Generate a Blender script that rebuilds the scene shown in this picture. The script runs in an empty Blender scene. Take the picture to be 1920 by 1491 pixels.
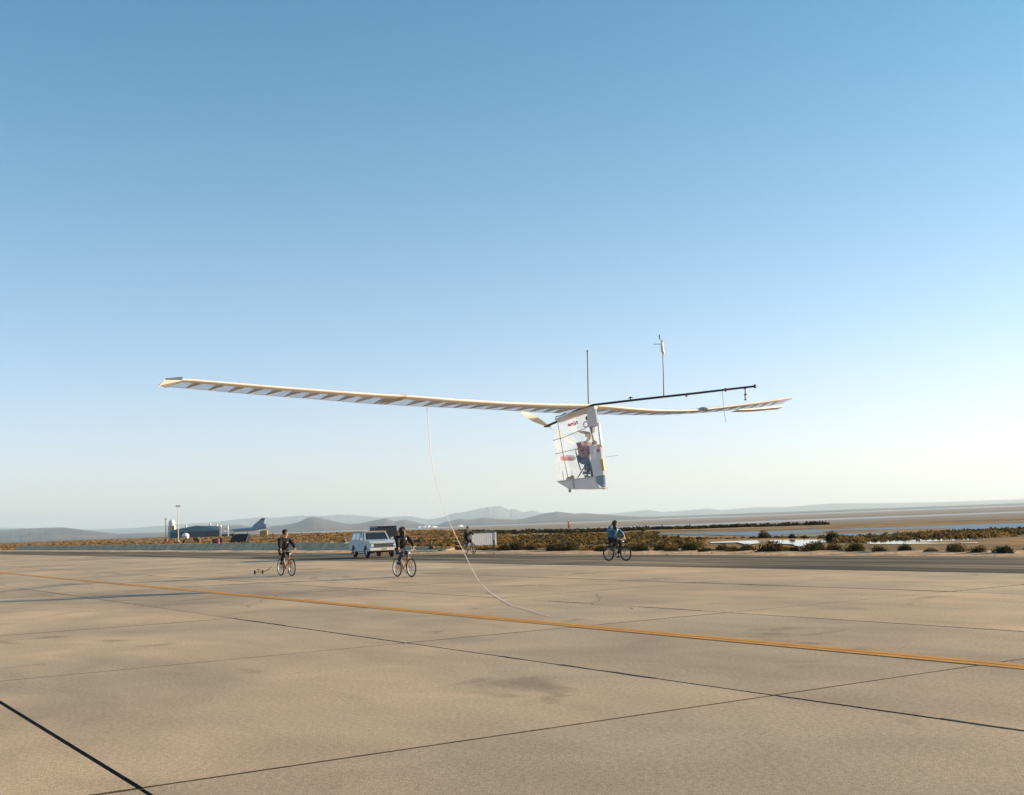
import bpy, bmesh, math, random
from mathutils import Vector as V, Matrix, noise
R = math.radians
random.seed(7)
scn = bpy.context.scene
COL = scn.collection

# ------------------------------------------------------------------ camera
FPX, CX, CY = 2268.0, 960.0, 745.5
PITCH = math.atan(232.8 / FPX); ROLL = math.atan(0.037)
CAM = V((0, 0, 1.8))
FW = V((0, math.cos(PITCH), math.sin(PITCH)))
_u = V((0, -math.sin(PITCH), math.cos(PITCH))); _r = V((1, 0, 0))
RT = math.cos(ROLL) * _r - math.sin(ROLL) * _u
UP = math.sin(ROLL) * _r + math.cos(ROLL) * _u
cd = bpy.data.cameras.new('camera'); cam = bpy.data.objects.new('camera', cd); COL.objects.link(cam)
cam.matrix_world = Matrix(((RT.x, UP.x, -FW.x, CAM.x), (RT.y, UP.y, -FW.y, CAM.y), (RT.z, UP.z, -FW.z, CAM.z), (0, 0, 0, 1)))
cd.sensor_width = 36; cd.lens = FPX / 1920 * 36; cd.clip_start = 0.2; cd.clip_end = 200000
scn.camera = cam

# ------------------------------------------------------------------ world, sun, exposure
SUN_EL = R(12.5)
SUN_AZ = math.atan2(0.985, 0.17)          # clockwise from +Y
w = bpy.data.worlds.new('World'); scn.world = w; w.use_nodes = True
nt = w.node_tree; nt.nodes.clear()
sky = nt.nodes.new('ShaderNodeTexSky'); sky.sky_type = 'NISHITA'; sky.sun_disc = False
sky.sun_elevation = SUN_EL; sky.sun_rotation = SUN_AZ
sky.altitude = 700; sky.air_density = 1.0; sky.dust_density = 0.8; sky.ozone_density = 2.0
bg = nt.nodes.new('ShaderNodeBackground'); bg.inputs[1].default_value = 0.14
out = nt.nodes.new('ShaderNodeOutputWorld')
tc = nt.nodes.new('ShaderNodeTexCoord'); sx_ = nt.nodes.new('ShaderNodeSeparateXYZ'); nt.links.new(tc.outputs['Generated'], sx_.inputs[0])
tr_ = nt.nodes.new('ShaderNodeValToRGB'); tr_.color_ramp.interpolation = 'B_SPLINE'; tr_.color_ramp.elements[0].position = 0.0; tr_.color_ramp.elements[0].color = (.825, .735, 1.0, 1)
tr_.color_ramp.elements[1].position = .45; tr_.color_ramp.elements[1].color = (.37, .69, .755, 1)
k_ = tr_.color_ramp.elements.new(.14); k_.color = (.825, .765, .80, 1)
k_ = tr_.color_ramp.elements.new(.30); k_.color = (.51, .765, .765, 1)
nt.links.new(sx_.outputs['Z'], tr_.inputs[0])
tm_ = nt.nodes.new('ShaderNodeMix'); tm_.data_type = 'RGBA'; tm_.blend_type = 'MULTIPLY'; tm_.inputs[0].default_value = 1.0
nt.links.new(sky.outputs[0], tm_.inputs[6]); nt.links.new(tr_.outputs[0], tm_.inputs[7])
nt.links.new(tm_.outputs[2], bg.inputs[0]); nt.links.new(bg.outputs[0], out.inputs[0])
sl = bpy.data.lights.new('sun', 'SUN'); so = bpy.data.objects.new('sun', sl); COL.objects.link(so)
sl.energy = 5.0; sl.angle = R(0.5); sl.color = (1.0, 0.77, 0.50)
SD = V((math.sin(SUN_AZ) * math.cos(SUN_EL), math.cos(SUN_AZ) * math.cos(SUN_EL), math.sin(SUN_EL)))
so.rotation_euler = SD.to_track_quat('Z', 'Y').to_euler()
scn.view_settings.view_transform = 'Standard'; scn.view_settings.look = 'None'
scn.view_settings.gamma = 1.0; scn.view_settings.exposure = 1.0
scn.view_settings.use_curve_mapping = False
scn.render.engine = 'CYCLES'
scn.cycles.transparent_max_bounces = 24; scn.cycles.max_bounces = 8; scn.cycles.volume_bounces = 1

# ------------------------------------------------------------------ projection helpers (photo measurements -> places)
def ray(px, py):
    return (FW + (px - CX) / FPX * RT - (py - CY) / FPX * UP)
def G(px, py, z=0.0):
    v = ray(px, py); return CAM + v * ((z - CAM.z) / v.z)
def atY(px, py, y):
    v = ray(px, py); return CAM + v * (y / v.y)
def onplane(px, py, p0, n):
    v = ray(px, py); return CAM + v * ((p0 - CAM).dot(n) / v.dot(n))
def proj(p):
    q = p - CAM; d = q.dot(FW); return (CX + FPX * q.dot(RT) / d, CY - FPX * q.dot(UP) / d)
def hz(px):                       # y of the horizon
    return 978.5 - 0.037 * (px - 960)
def interp(x, pts):
    if x <= pts[0][0]: return pts[0][1]
    for (a, b), (c, d) in zip(pts, pts[1:]):
        if x <= c: return b + (d - b) * (x - a) / (c - a)
    return pts[-1][1]

# ------------------------------------------------------------------ object helpers
def tag(o, label=None, cat=None, group=None, kind=None):
    if label: o['label'] = label
    if cat: o['category'] = cat
    if group: o['group'] = group
    if kind: o['kind'] = kind
    return o
def empty(name, loc, rz=0, label=None, cat=None, group=None):
    o = bpy.data.objects.new(name, None); COL.objects.link(o)
    o.location = loc; o.rotation_euler = (0, 0, rz); o.empty_display_size = 0.2
    return tag(o, label, cat, group)
class MB:
    def __init__(s): s.v = []; s.f = []; s.m = []; s.mi = 0
    def add(s, vs, fs):
        b = len(s.v); s.v += [tuple(x) for x in vs]
        for f in fs: s.f.append([b + i for i in f]); s.m.append(s.mi)
        return s
    def box(s, c, size, rot=None):
        vs = []
        for x in (-.5, .5):
            for y in (-.5, .5):
                for z in (-.5, .5):
                    p = V((x * size[0], y * size[1], z * size[2]))
                    if rot is not None: p = rot @ p
                    vs.append(p + V(c))
        return s.add(vs, [(0, 1, 3, 2), (4, 6, 7, 5), (0, 4, 5, 1), (2, 3, 7, 6), (0, 2, 6, 4), (1, 5, 7, 3)])
    def tube(s, a, b, r0, r1=None, n=8, cap=True):
        a, b = V(a), V(b); r1 = r0 if r1 is None else r1
        return s.poly([a, b], [r0, r1], n, cap)
    def poly(s, pts, r, n=8, cap=True, closed=False):
        pts = [V(p) for p in pts]; k = len(pts)
        rs = r if isinstance(r, (list, tuple)) else [r] * k
        vs = []; fs = []
        ref = None
        for i, p in enumerate(pts):
            if closed: t = pts[(i + 1) % k] - pts[i - 1]
            else: t = pts[min(i + 1, k - 1)] - pts[max(i - 1, 0)]
            t = t.normalized() if t.length > 1e-9 else V((0, 0, 1))
            if ref is None: ref = V((0, 0, 1)) if abs(t.z) < .9 else V((1, 0, 0))
            a = (ref - t * ref.dot(t))
            a = a.normalized() if a.length > 1e-6 else t.orthogonal().normalized()
            ref = a; b = t.cross(a)
            for j in range(n):
                th = 2 * math.pi * j / n
                vs.append(p + (a * math.cos(th) + b * math.sin(th)) * rs[i])
        m = k if closed else k - 1
        for i in range(m):
            i2 = (i + 1) % k
            for j in range(n):
                fs.append((i * n + j, i * n + (j + 1) % n, i2 * n + (j + 1) % n, i2 * n + j))
        if cap and not closed:
            fs.append(tuple(range(n))[::-1]); fs.append(tuple((k - 1) * n + j for j in range(n)))
        return s.add(vs, fs)
    def ring(s, c, rad, tube, ax, n=28, m=6, squash=1.0):
        c, ax = V(c), V(ax).normalized(); a = ax.orthogonal().normalized(); b = ax.cross(a)
        vs = []; fs = []
        for i in range(n):
            th = 2 * math.pi * i / n; d = a * math.cos(th) + b * math.sin(th)
            for j in range(m):
                ph = 2 * math.pi * j / m
                vs.append(c + d * (rad + tube * math.cos(ph)) + ax * tube * squash * math.sin(ph))
        for i in range(n):
            for j in range(m):
                fs.append((i * m + j, i * m + (j + 1) % m, ((i + 1) % n) * m + (j + 1) % m, ((i + 1) % n) * m + j))
        return s.add(vs, fs)
    def ball(s, c, r, n=10, m=7, rot=None):
        r = (r, r, r) if not isinstance(r, (tuple, list)) else r
        vs = []; fs = []
        for i in range(m + 1):
            ph = math.pi * i / m
            for j in range(n):
                th = 2 * math.pi * j / n
                p = V((r[0] * math.sin(ph) * math.cos(th), r[1] * math.sin(ph) * math.sin(th), r[2] * math.cos(ph)))
                if rot is not None: p = rot @ p
                vs.append(p + V(c))
        for i in range(m):
            for j in range(n):
                fs.append((i * n + j, (i + 1) * n + j, (i + 1) * n + (j + 1) % n, i * n + (j + 1) % n))
        return s.add(vs, fs)
    def loft(s, rings, cap=True, closed=True):
        n = len(rings[0]); vs = [p for r in rings for p in r]; fs = []
        for i in range(len(rings) - 1):
            for j in range(n if closed else n - 1):
                fs.append((i * n + j, i * n + (j + 1) % n, (i + 1) * n + (j + 1) % n, (i + 1) * n + j))
        if cap and closed:
            fs.append(tuple(range(n))[::-1]); fs.append(tuple((len(rings) - 1) * n + j for j in range(n)))
        return s.add(vs, fs)
    def prism(s, poly, off):
        off = V(off); n = len(poly); vs = [V(p) for p in poly] + [V(p) + off for p in poly]
        fs = [tuple(range(n)), tuple(range(2 * n - 1, n - 1, -1))]
        for j in range(n): fs.append((j, (j + 1) % n, n + (j + 1) % n, n + j))
        return s.add(vs, fs)
    def build(s, name, mat, parent=None, origin=None, smooth=False, bevel=0, loc=None):
        me = bpy.data.meshes.new(name)
        o0 = V(origin) if origin is not None else V((0, 0, 0))
        me.from_pydata([tuple(V(p) - o0) for p in s.v], [], s.f)
        for m in (mat if isinstance(mat, (list, tuple)) else [mat]): me.materials.append(m)
        if isinstance(mat, (list, tuple)):
            for p, i in zip(me.polygons, s.m): p.material_index = i
        bm = bmesh.new(); bm.from_mesh(me); bmesh.ops.recalc_face_normals(bm, faces=bm.faces)
        if bevel: bmesh.ops.bevel(bm, geom=list(bm.edges), offset=bevel, segments=2, affect='EDGES', clamp_overlap=True)
        bm.to_mesh(me); bm.free()
        if smooth:
            me.shade_smooth()
            me.set_sharp_from_angle(angle=R(40))
        o = bpy.data.objects.new(name, me); COL.objects.link(o)
        if parent: o.parent = parent
        if loc is not None: o.location = loc
        elif origin is not None and parent is None: o.location = o0
        return o

# ------------------------------------------------------------------ materials
def mat(name, col, rough=.6, metal=0.0, var=0.0, scale=4.0, bump=0.0, col2=None, spec=.5, bscale=None, dist=.01, detail=6):
    m = bpy.data.materials.new(name); m.use_nodes = True; n = m.node_tree; b = n.nodes['Principled BSDF']
    b.inputs['Roughness'].default_value = rough; b.inputs['Metallic'].default_value = metal
    b.inputs['Specular IOR Level'].default_value = spec
    c2 = col2 or tuple(c * (1 - var) for c in col)
    b.inputs['Base Color'].default_value = (*col, 1)
    geo = n.nodes.new('ShaderNodeNewGeometry')
    if var or col2:
        t = n.nodes.new('ShaderNodeTexNoise'); t.inputs['Scale'].default_value = scale; t.inputs['Detail'].default_value = detail
        r = n.nodes.new('ShaderNodeValToRGB'); r.color_ramp.elements[0].position = .35; r.color_ramp.elements[1].position = .65
        r.color_ramp.elements[0].color = (*c2, 1); r.color_ramp.elements[1].color = (*col, 1)
        n.links.new(geo.outputs['Position'], t.inputs['Vector']); n.links.new(t.outputs['Fac'], r.inputs[0]); n.links.new(r.outputs[0], b.inputs['Base Color'])
    if bump:
        t = n.nodes.new('ShaderNodeTexNoise'); t.inputs['Scale'].default_value = bscale or scale * 4; t.inputs['Detail'].default_value = 5
        k = n.nodes.new('ShaderNodeBump'); k.inputs['Strength'].default_value = bump; k.inputs['Distance'].default_value = dist
        n.links.new(geo.outputs['Position'], t.inputs['Vector']); n.links.new(t.outputs['Fac'], k.inputs['Height']); n.links.new(k.outputs[0], b.inputs['Normal'])
    return m
def film(name, col, fac, gloss=.08, streak=0.0):
    m = bpy.data.materials.new(name); m.use_nodes = True; n = m.node_tree; n.nodes.clear()
    o = n.nodes.new('ShaderNodeOutputMaterial'); tr = n.nodes.new('ShaderNodeBsdfTransparent'); tl = n.nodes.new('ShaderNodeBsdfTranslucent')
    df = n.nodes.new('ShaderNodeBsdfDiffuse'); gl = n.nodes.new('ShaderNodeBsdfGlossy'); gl.inputs['Roughness'].default_value = .25
    tl.inputs[0].default_value = (*col, 1); df.inputs[0].default_value = (*col, 1)
    m1 = n.nodes.new('ShaderNodeMixShader'); m1.inputs[0].default_value = .5; n.links.new(tl.outputs[0], m1.inputs[1]); n.links.new(df.outputs[0], m1.inputs[2])
    m2 = n.nodes.new('ShaderNodeMixShader'); m2.inputs[0].default_value = gloss; n.links.new(m1.outputs[0], m2.inputs[1]); n.links.new(gl.outputs[0], m2.inputs[2])
    m3 = n.nodes.new('ShaderNodeMixShader'); m3.inputs[0].default_value = fac; n.links.new(tr.outputs[0], m3.inputs[1]); n.links.new(m2.outputs[0], m3.inputs[2])
    if streak:
        g = n.nodes.new('ShaderNodeNewGeometry'); t = n.nodes.new('ShaderNodeTexNoise'); t.inputs['Scale'].default_value = 2.2; t.inputs['Detail'].default_value = 3
        mr = n.nodes.new('ShaderNodeMapRange'); mr.inputs[1].default_value = .35; mr.inputs[2].default_value = .7; mr.inputs[3].default_value = max(0, fac - streak); mr.inputs[4].default_value = fac + streak
        n.links.new(g.outputs['Position'], t.inputs['Vector']); n.links.new(t.outputs['Fac'], mr.inputs[0]); n.links.new(mr.outputs[0], m3.inputs[0])
    n.links.new(m3.outputs[0], o.inputs[0]); return m

DANG = R(-57.8)
DR = V((math.cos(DANG), math.sin(DANG), 0)); NR = V((-math.sin(DANG), math.cos(DANG), 0))   # along / across the apron edge
def cs(c, s, z=0.0): return NR * c + DR * s + V((0, 0, z))

def ground_nodes(m):
    n = m.node_tree; b = n.nodes['Principled BSDF']; geo = n.nodes.new('ShaderNodeNewGeometry')
    mp = n.nodes.new('ShaderNodeMapping'); mp.vector_type = 'TEXTURE'; mp.inputs['Rotation'].default_value = (0, 0, DANG)
    n.links.new(geo.outputs['Position'], mp.inputs[0]); return n, b, mp, geo
def noise_n(n, src, scale, detail=6, sc=None, dist=0.0):
    if sc:
        q = n.nodes.new('ShaderNodeMapping'); q.inputs['Scale'].default_value = sc; n.links.new(src, q.inputs[0]); src = q.outputs[0]
    t = n.nodes.new('ShaderNodeTexNoise'); t.inputs['Scale'].default_value = scale; t.inputs['Detail'].default_value = detail; t.inputs['Distortion'].default_value = dist
    n.links.new(src, t.inputs['Vector']); return t.outputs['Fac']
def ramp(n, fac, stops, interp_='LINEAR'):
    r = n.nodes.new('ShaderNodeValToRGB'); r.color_ramp.interpolation = interp_
    e = r.color_ramp.elements
    while len(e) < len(stops): e.new(.5)
    for k, (p, c) in enumerate(stops):
        e[k].position = p; e[k].color = (*c, 1) if isinstance(c, tuple) else (c, c, c, 1)
    n.links.new(fac, r.inputs[0]); return r.outputs[0]
def mix(n, fac, a, b, mode='MIX'):
    x = n.nodes.new('ShaderNodeMix'); x.data_type = 'RGBA'; x.blend_type = mode
    for s, v in ((x.inputs[0], fac), (x.inputs[6], a), (x.inputs[7], b)):
        if isinstance(v, (int, float)): s.default_value = v
        elif isinstance(v, tuple): s.default_value = (*v, 1)
        else: n.links.new(v, s)
    return x.outputs[2]
def math_n(n, op, a, b=None, c=None):
    x = n.nodes.new('ShaderNodeMath'); x.operation = op
    for i, v in enumerate((a, b, c)):
        if v is None: continue
        if isinstance(v, (int, float)): x.inputs[i].default_value = v
        else: n.links.new(v, x.inputs[i])
    return x.outputs[0]

# concrete
M = {}
def mk_concrete():
    m = bpy.data.materials.new('apron concrete'); m.use_nodes = True; n, b, mp, geo = ground_nodes(m)
    oi = n.nodes.new('ShaderNodeObjectInfo')
    big = noise_n(n, geo.outputs['Position'], .13, 4)
    col = ramp(n, big, [(.36, (.53, .385, .245)), (.62, (.70, .505, .315))])
    streak = noise_n(n, mp.outputs[0], .4, 8, (1.0, 1.9, 1), .9)
    col = mix(n, .55, col, ramp(n, streak, [(.34, .74), (.6, 1.04)]), 'MULTIPLY')
    fine = noise_n(n, geo.outputs['Position'], 22, 9)
    col = mix(n, .55, col, ramp(n, fine, [(.34, .62), (.66, 1.18)]), 'MULTIPLY')
    sp = noise_n(n, geo.outputs['Position'], 75, 3)
    col = mix(n, .6, col, ramp(n, sp, [(.30, .5), (.42, 1.0)]), 'MULTIPLY')
    col = mix(n, 1.0, col, ramp(n, oi.outputs['Random'], [(0, (.86, .875, .88)), (.5, (1.0, .99, .98)), (1, (1.09, 1.06, 1.01))]), 'MULTIPLY')
    st_ = noise_n(n, geo.outputs['Position'], .42, 7, None, 1.2)
    col = mix(n, .8, col, ramp(n, st_, [(.27, .55), (.36, 1.0)]), 'MULTIPLY')
    dk = noise_n(n, mp.outputs[0], .16, 3, (1, 1.6, 1), .3)
    col = mix(n, .7, col, ramp(n, dk, [(.4, (.80, .82, .82)), (.58, (1.05, 1.02, .98))]), 'MULTIPLY')
    # old tyre arcs
    for cx_, cy_, r_, wd in ((6, 47, 12.5, .16), (6.4, 47, 14.1, .16), (-8, 22, 27, .2), (-8.6, 22, 28.6, .18), (30, 52, 24, .18)):
        sx = n.nodes.new('ShaderNodeVectorMath'); sx.operation = 'DISTANCE'; n.links.new(geo.outputs['Position'], sx.inputs[0]); sx.inputs[1].default_value = (cx_, cy_, 0)
        d = math_n(n, 'ABSOLUTE', math_n(n, 'SUBTRACT', sx.outputs['Value'], r_))
        mk = math_n(n, 'LESS_THAN', d, wd)
        patch = math_n(n, 'MULTIPLY', mk, ramp(n, noise_n(n, geo.outputs['Position'], .5, 4), [(.42, 0.0), (.6, 1.0)]))
        col = mix(n, math_n(n, 'MULTIPLY', patch, .28), col, (.07, .06, .05))
    n.links.new(col, b.inputs['Base Color']); b.inputs['Roughness'].default_value = .85; b.inputs['Specular IOR Level'].default_value = .25
    k = n.nodes.new('ShaderNodeBump'); k.inputs['Strength'].default_value = .35; k.inputs['Distance'].default_value = .01
    n.links.new(noise_n(n, geo.outputs['Position'], 60, 6), k.inputs['Height']); n.links.new(k.outputs[0], b.inputs['Normal'])
    return m
M['concrete'] = mk_concrete()
def mk_asphalt():
    m = bpy.data.materials.new('old asphalt'); m.use_nodes = True; n, b, mp, geo = ground_nodes(m)
    st = noise_n(n, mp.outputs[0], .5, 5, (.12, 2.4, 1), .4)
    col = ramp(n, st, [(.40, (.075, .056, .028)), (.5, (.165, .125, .070)), (.60, (.29, .215, .13))])
    col = mix(n, .6, col, ramp(n, noise_n(n, geo.outputs['Position'], .06, 3), [(.42, .45), (.58, 1.2)]), 'MULTIPLY')
    col = mix(n, .5, col, ramp(n, noise_n(n, geo.outputs['Position'], 14, 6), [(.3, .7), (.7, 1.15)]), 'MULTIPLY')
    n.links.new(col, b.inputs['Base Color']); b.inputs['Roughness'].default_value = .9; b.inputs['Specular IOR Level'].default_value = .2
    return m
M['asphalt'] = mk_asphalt()
M['sealant'] = mat('black joint sealant', (.085, .066, .042), .95, spec=.1, var=.5, scale=3)
M['line'] = mat('ochre road paint', (.74, .31, .015), .7, col2=(.55, .24, .025), scale=2.5, bump=.2)
M['dirt'] = mat('pale sandy verge', (.74, .47, .27), .95, col2=(.52, .32, .17), scale=.7, bump=.6, bscale=3, dist=.08, spec=.1)

def mk_terrain():
    m = bpy.data.materials.new('desert ground'); m.use_nodes = True; n, b, mp, geo = ground_nodes(m)
    P = geo.outputs['Position']
    a = noise_n(n, P, .03, 6, (1, 2.5, 1), .3)
    near = ramp(n, a, [(.34, (.12, .082, .036)), (.45, (.30, .185, .075)), (.56, (.42, .255, .11)), (.68, (.56, .38, .22))])
    near = mix(n, .55, near, ramp(n, noise_n(n, P, .5, 5), [(.35, .5), (.6, 1.1)]), 'MULTIPLY')
    # lake plain: mud, salt crust and sheets of wet ground lying one behind the other
    sep = n.nodes.new('ShaderNodeSeparateXYZ'); n.links.new(P, sep.inputs[0])
    wob = noise_n(n, P, .0009, 4, (1, 2.2, 1))
    yy = math_n(n, 'MULTIPLY', sep.outputs['Y'], math_n(n, 'ADD', math_n(n, 'MULTIPLY', wob, .5), .75))
    lev = math_n(n, 'DIVIDE', 1300.0, math_n(n, 'MAXIMUM', yy, 1300.0))
    lake = ramp(n, lev, [(.0, (.50, .50, .50)), (.14, (.44, .42, .40)), (.2, (.62, .62, .62)), (.25, (.36, .30, .24)), (.33, (.30, .22, .15)), (.58, (.27, .20, .135)),
                         (.66, (.24, .20, .17)), (.72, (.55, .56, .58)), (.80, (.30, .24, .19)), (1.0, (.26, .19, .12))])
    lake = mix(n, .35, lake, ramp(n, noise_n(n, P, .004, 5, (.25, 1, 1)), [(.35, .7), (.65, 1.15)]), 'MULTIPLY')
    zf = ramp(n, math_n(n, 'MULTIPLY', sep.outputs['Z'], -0.1), [(.1, 0.0), (.6, 1.0)])
    n.links.new(mix(n, zf, near, lake), b.inputs['Base Color'])
    b.inputs['Roughness'].default_value = .95; b.inputs['Specular IOR Level'].default_value = .1
    k = n.nodes.new('ShaderNodeBump'); k.inputs['Strength'].default_value = .6; k.inputs['Distance'].default_value = .15
    n.links.new(noise_n(n, P, 1.2, 6), k.inputs['Height']); n.links.new(k.outputs[0], b.inputs['Normal'])
    return m
M['terrain'] = mk_terrain()
M['hill'] = mat('bare desert rock', (.13, .11, .10), .95, col2=(.06, .055, .055), scale=.0016, spec=.1)
M['tailings'] = mat('white mine tailings', (.75, .72, .66), .95, var=.2, scale=.01, spec=.1)
def mk_water(name, rip, col):
    m = mat(name, col, .06 if rip < .1 else .32, spec=.5); n = m.node_tree; b = n.nodes['Principled BSDF']
    g = n.nodes.new('ShaderNodeNewGeometry'); k = n.nodes.new('ShaderNodeBump'); k.inputs['Strength'].default_value = rip; k.inputs['Distance'].default_value = .16
    n.links.new(noise_n(n, g.outputs['Position'], 2.5, 4, (1, .5, 1)), k.inputs['Height']); n.links.new(k.outputs[0], b.inputs['Normal'])
    return m
M['still'] = mk_water('still puddle water', .005, (.05, .05, .045)); M['ripple'] = mk_water('rippled pond water', .7, (.05, .055, .05))

def leafmat(name, c1, c2, c3=None, sc=2.5):
    m = mat(name, c1, .9, col2=c2, scale=sc, spec=.1); n = m.node_tree; b = n.nodes['Principled BSDF']
    tl = n.nodes.new('ShaderNodeBsdfTranslucent'); tl.inputs[0].default_value = (*c1, 1)
    mx = n.nodes.new('ShaderNodeMixShader'); mx.inputs[0].default_value = .25
    o = n.nodes['Material Output']; n.links.new(b.outputs[0], mx.inputs[1]); n.links.new(tl.outputs[0], mx.inputs[2]); n.links.new(mx.outputs[0], o.inputs[0])
    return m
M['brush_dark'] = leafmat('dark saltbush leaves', (.038, .034, .014), (.014, .014, .007))
M['brush_tan'] = leafmat('dry tan brush', (.27, .16, .05), (.14, .085, .025))
M['brush_olive'] = leafmat('olive rabbitbrush', (.10, .080, .028), (.034, .032, .012))
M['brush_gold'] = leafmat('dry golden grass', (.42, .23, .07), (.24, .13, .04))
M['stem'] = mat('woody stem', (.10, .065, .04), .9)

# ------------------------------------------------------------------ ground
EDGE = [(-600, 3.4), (300, 4.2), (500, 5.5), (640, 8), (800, 9), (870, 12.5), (950, 19.5), (1150, 23.5), (1565, 26.5), (2500, 30)]
def redge(az_px): return 1.8 * FPX / interp(az_px, EDGE)
def th(x, y):
    r = math.hypot(x, y)
    if y > 0.15 * abs(x): e = redge(CX + FPX * x / max(y, 1e-3))
    else: e = 900 if x < 0 else 140
    if r < e: z = -.03
    else:
        t = min(1, (r - e) / (e * .5 + 260)); t = t * t * (3 - 2 * t); z = -.03 - 12 * t
    c = V((x, y, 0)).dot(NR)
    if c > 44 and r < e: z += .22 * max(0, noise.noise(V((x * .09, y * .09, 0)))) * min(1, (c - 44) / 6) * 1.0
    return z
def terrain():
    az = []
    a = -180.0
    while a < 180: az.append(a); a += 0.45 if -32 < a < 32 else 4.0
    rr = [0.5]; r = 3.0
    while r < 70000: rr.append(r); r *= 1.045 if r < 2500 else 1.25
    vs = []; fs = []; n = len(az)
    for r in rr:
        for a in az:
            x, y = r * math.sin(R(a)), r * math.cos(R(a)); vs.append((x, y, th(x, y)))
    for i in range(len(rr) - 1):
        for j in range(n): fs.append((i * n + j, i * n + (j + 1) % n, (i + 1) * n + (j + 1) % n, (i + 1) * n + j))
    fs.append(tuple(range(n)))
    mb = MB(); mb.add(vs, fs); o = mb.build('ground', M['terrain'], smooth=True); tag(o, kind='structure')
terrain()

# asphalt and verge strips along the apron edge
def strip(name, c0, c1, s0, s1, z, m, step=4.0, wob=0.0, thick=.0):
    mb = MB(); k = int((s1 - s0) / step); L = []; Rr = []
    for i in range(k + 1):
        s = s0 + i * step
        L.append(cs(c0, s, z)); Rr.append(cs(c1 + wob * noise.noise(V((s * .13, 7, 0))), s, z))
    if thick:
        nn = 9; rows = []
        for j in range(nn):
            q = j / (nn - 1)
            rows.append([a.lerp(b, q) + V((0, 0, thick * math.sin(math.pi * q) ** .5 * (.5 + .9 * noise.noise(V((a.x * .9, a.y * .9, q * 4))) + .4 * noise.noise(V((a.x * 3, a.y * 3, q * 9)))))) for a, b in zip(L, Rr)])
        for j in range(nn - 1): mb.add(rows[j] + rows[j + 1], [(i, i + 1, k + 2 + i, k + 1 + i) for i in range(k)])
    else: mb.add(L + Rr, [(i, i + 1, k + 2 + i, k + 1 + i) for i in range(k)])
    return tag(mb.build(name, m), kind='structure')
strip('sandy_verge', 36.3, 41.0, -300, 120, -.022, M['dirt'], .4, 1.4, .10)
strip('taxiway_shoulder', 27.5, 36.45, -420, 120, -.014, M['asphalt'], 1.0, .25)
base = tag(strip('apron', -60, 27.62, -420, 120, -.010, M['sealant'], 20), kind='structure')

CJ = [27.6, 21.4, 15.2, 8.6, 2.4, -3.8, -10.0, -16.2, -22.4]
SJ = [-17.0 + 8.0 * k for k in range(-30, 14)]
slabs = {}
def visible(p, m=120):
    q = p - CAM
    if q.dot(FW) < 1: return False
    x, y = proj(p); return -m < x < 1920 + m and y < 1491 + 300
def slab_mesh(wd, ln):
    key = (round(wd, 2), round(ln, 2))
    if key in slabs: return slabs[key]
    mb = MB(); g = .020; a, b2 = wd / 2 - g, ln / 2 - g; e = .004
    top = [(-a + e, -b2 + e, 0), (a - e, -b2 + e, 0), (a - e, b2 - e, 0), (-a + e, b2 - e, 0)]
    mid = [(-a, -b2, -e * .6), (a, -b2, -e * .6), (a, b2, -e * .6), (-a, b2, -e * .6)]
    bot = [(x, y, -.05) for x, y, z in mid]
    mb.add(top + mid + bot, [(0, 1, 2, 3)] + [(k, (k + 1) % 4, 4 + (k + 1) % 4, 4 + k) for k in range(4)] + [(4 + k, 4 + (k + 1) % 4, 8 + (k + 1) % 4, 8 + k) for k in range(4)])
    edge_faces = 8
    me = bpy.data.meshes.new('slab'); me.from_pydata(mb.v, [], mb.f)
    bm = bmesh.new(); bm.from_mesh(me); bmesh.ops.recalc_face_normals(bm, faces=bm.faces); bm.to_mesh(me); bm.free()
    me.materials.append(M['concrete']); me.materials.append(M['sealant'])
    for p_ in me.polygons: p_.material_index = 0 if p_.normal.z > .98 else 1
    slabs[key] = me; return me
cnt = 0
for c1_, c0_ in zip(CJ, CJ[1:]):
    for s0_, s1_ in zip(SJ, SJ[1:]):
        pts = [cs(c, s) for c in (c0_, c1_) for s in (s0_, s1_)]
        if not any(visible(p, 400) for p in pts): continue
        me = slab_mesh(s1_ - s0_, c1_ - c0_)
        o = bpy.data.objects.new('slab', me); COL.objects.link(o); o.parent = base
        o.location = cs((c0_ + c1_) / 2 + random.uniform(-.008, .008), (s0_ + s1_) / 2 + random.uniform(-.008, .008), random.uniform(-.002, .002)); o.rotation_euler = (0, 0, DANG + random.uniform(-.0012, .0012)); cnt += 1
print('slabs', cnt)
# cracks and tar beads
mb = MB(); rd = random.Random(21)
def ribbon(pts, w_):
    vs = []; 
    for i, p in enumerate(pts):
        d = (pts[min(i + 1, len(pts) - 1)] - pts[max(i - 1, 0)]).normalized(); sd = V((-d.y, d.x, 0)) * (w_ * rd.uniform(.35, 1.3)); vs += [p - sd, p + sd]
    mb.add(vs, [(2 * i, 2 * i + 1, 2 * i + 3, 2 * i + 2) for i in range(len(pts) - 1)])
for k in range(34):
    p = cs(rd.uniform(-12, 26), rd.uniform(-60, 0), .0045); a = rd.uniform(0, 6.28); P_ = []
    for j in range(rd.randint(8, 26)):
        a += rd.uniform(-.35, .35); p = p + V((math.cos(a), math.sin(a), 0)) * .25; P_.append(p)
    ribbon(P_, .007)
for c in CJ[1:4]:
    s_ = -90.0
    while s_ < 5:
        L_ = rd.uniform(.4, 3.0)
        if rd.random() < .45: ribbon([cs(c + rd.uniform(-.012, .012), s_ + L_ * q / 5, .0042) for q in range(6)], .026)
        s_ += L_ + rd.uniform(.3, 4)
tag(mb.build('tar_and_cracks', M['sealant']), 'thin cracks and beads of tar on the concrete apron', 'cracks', None, 'stuff')
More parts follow.
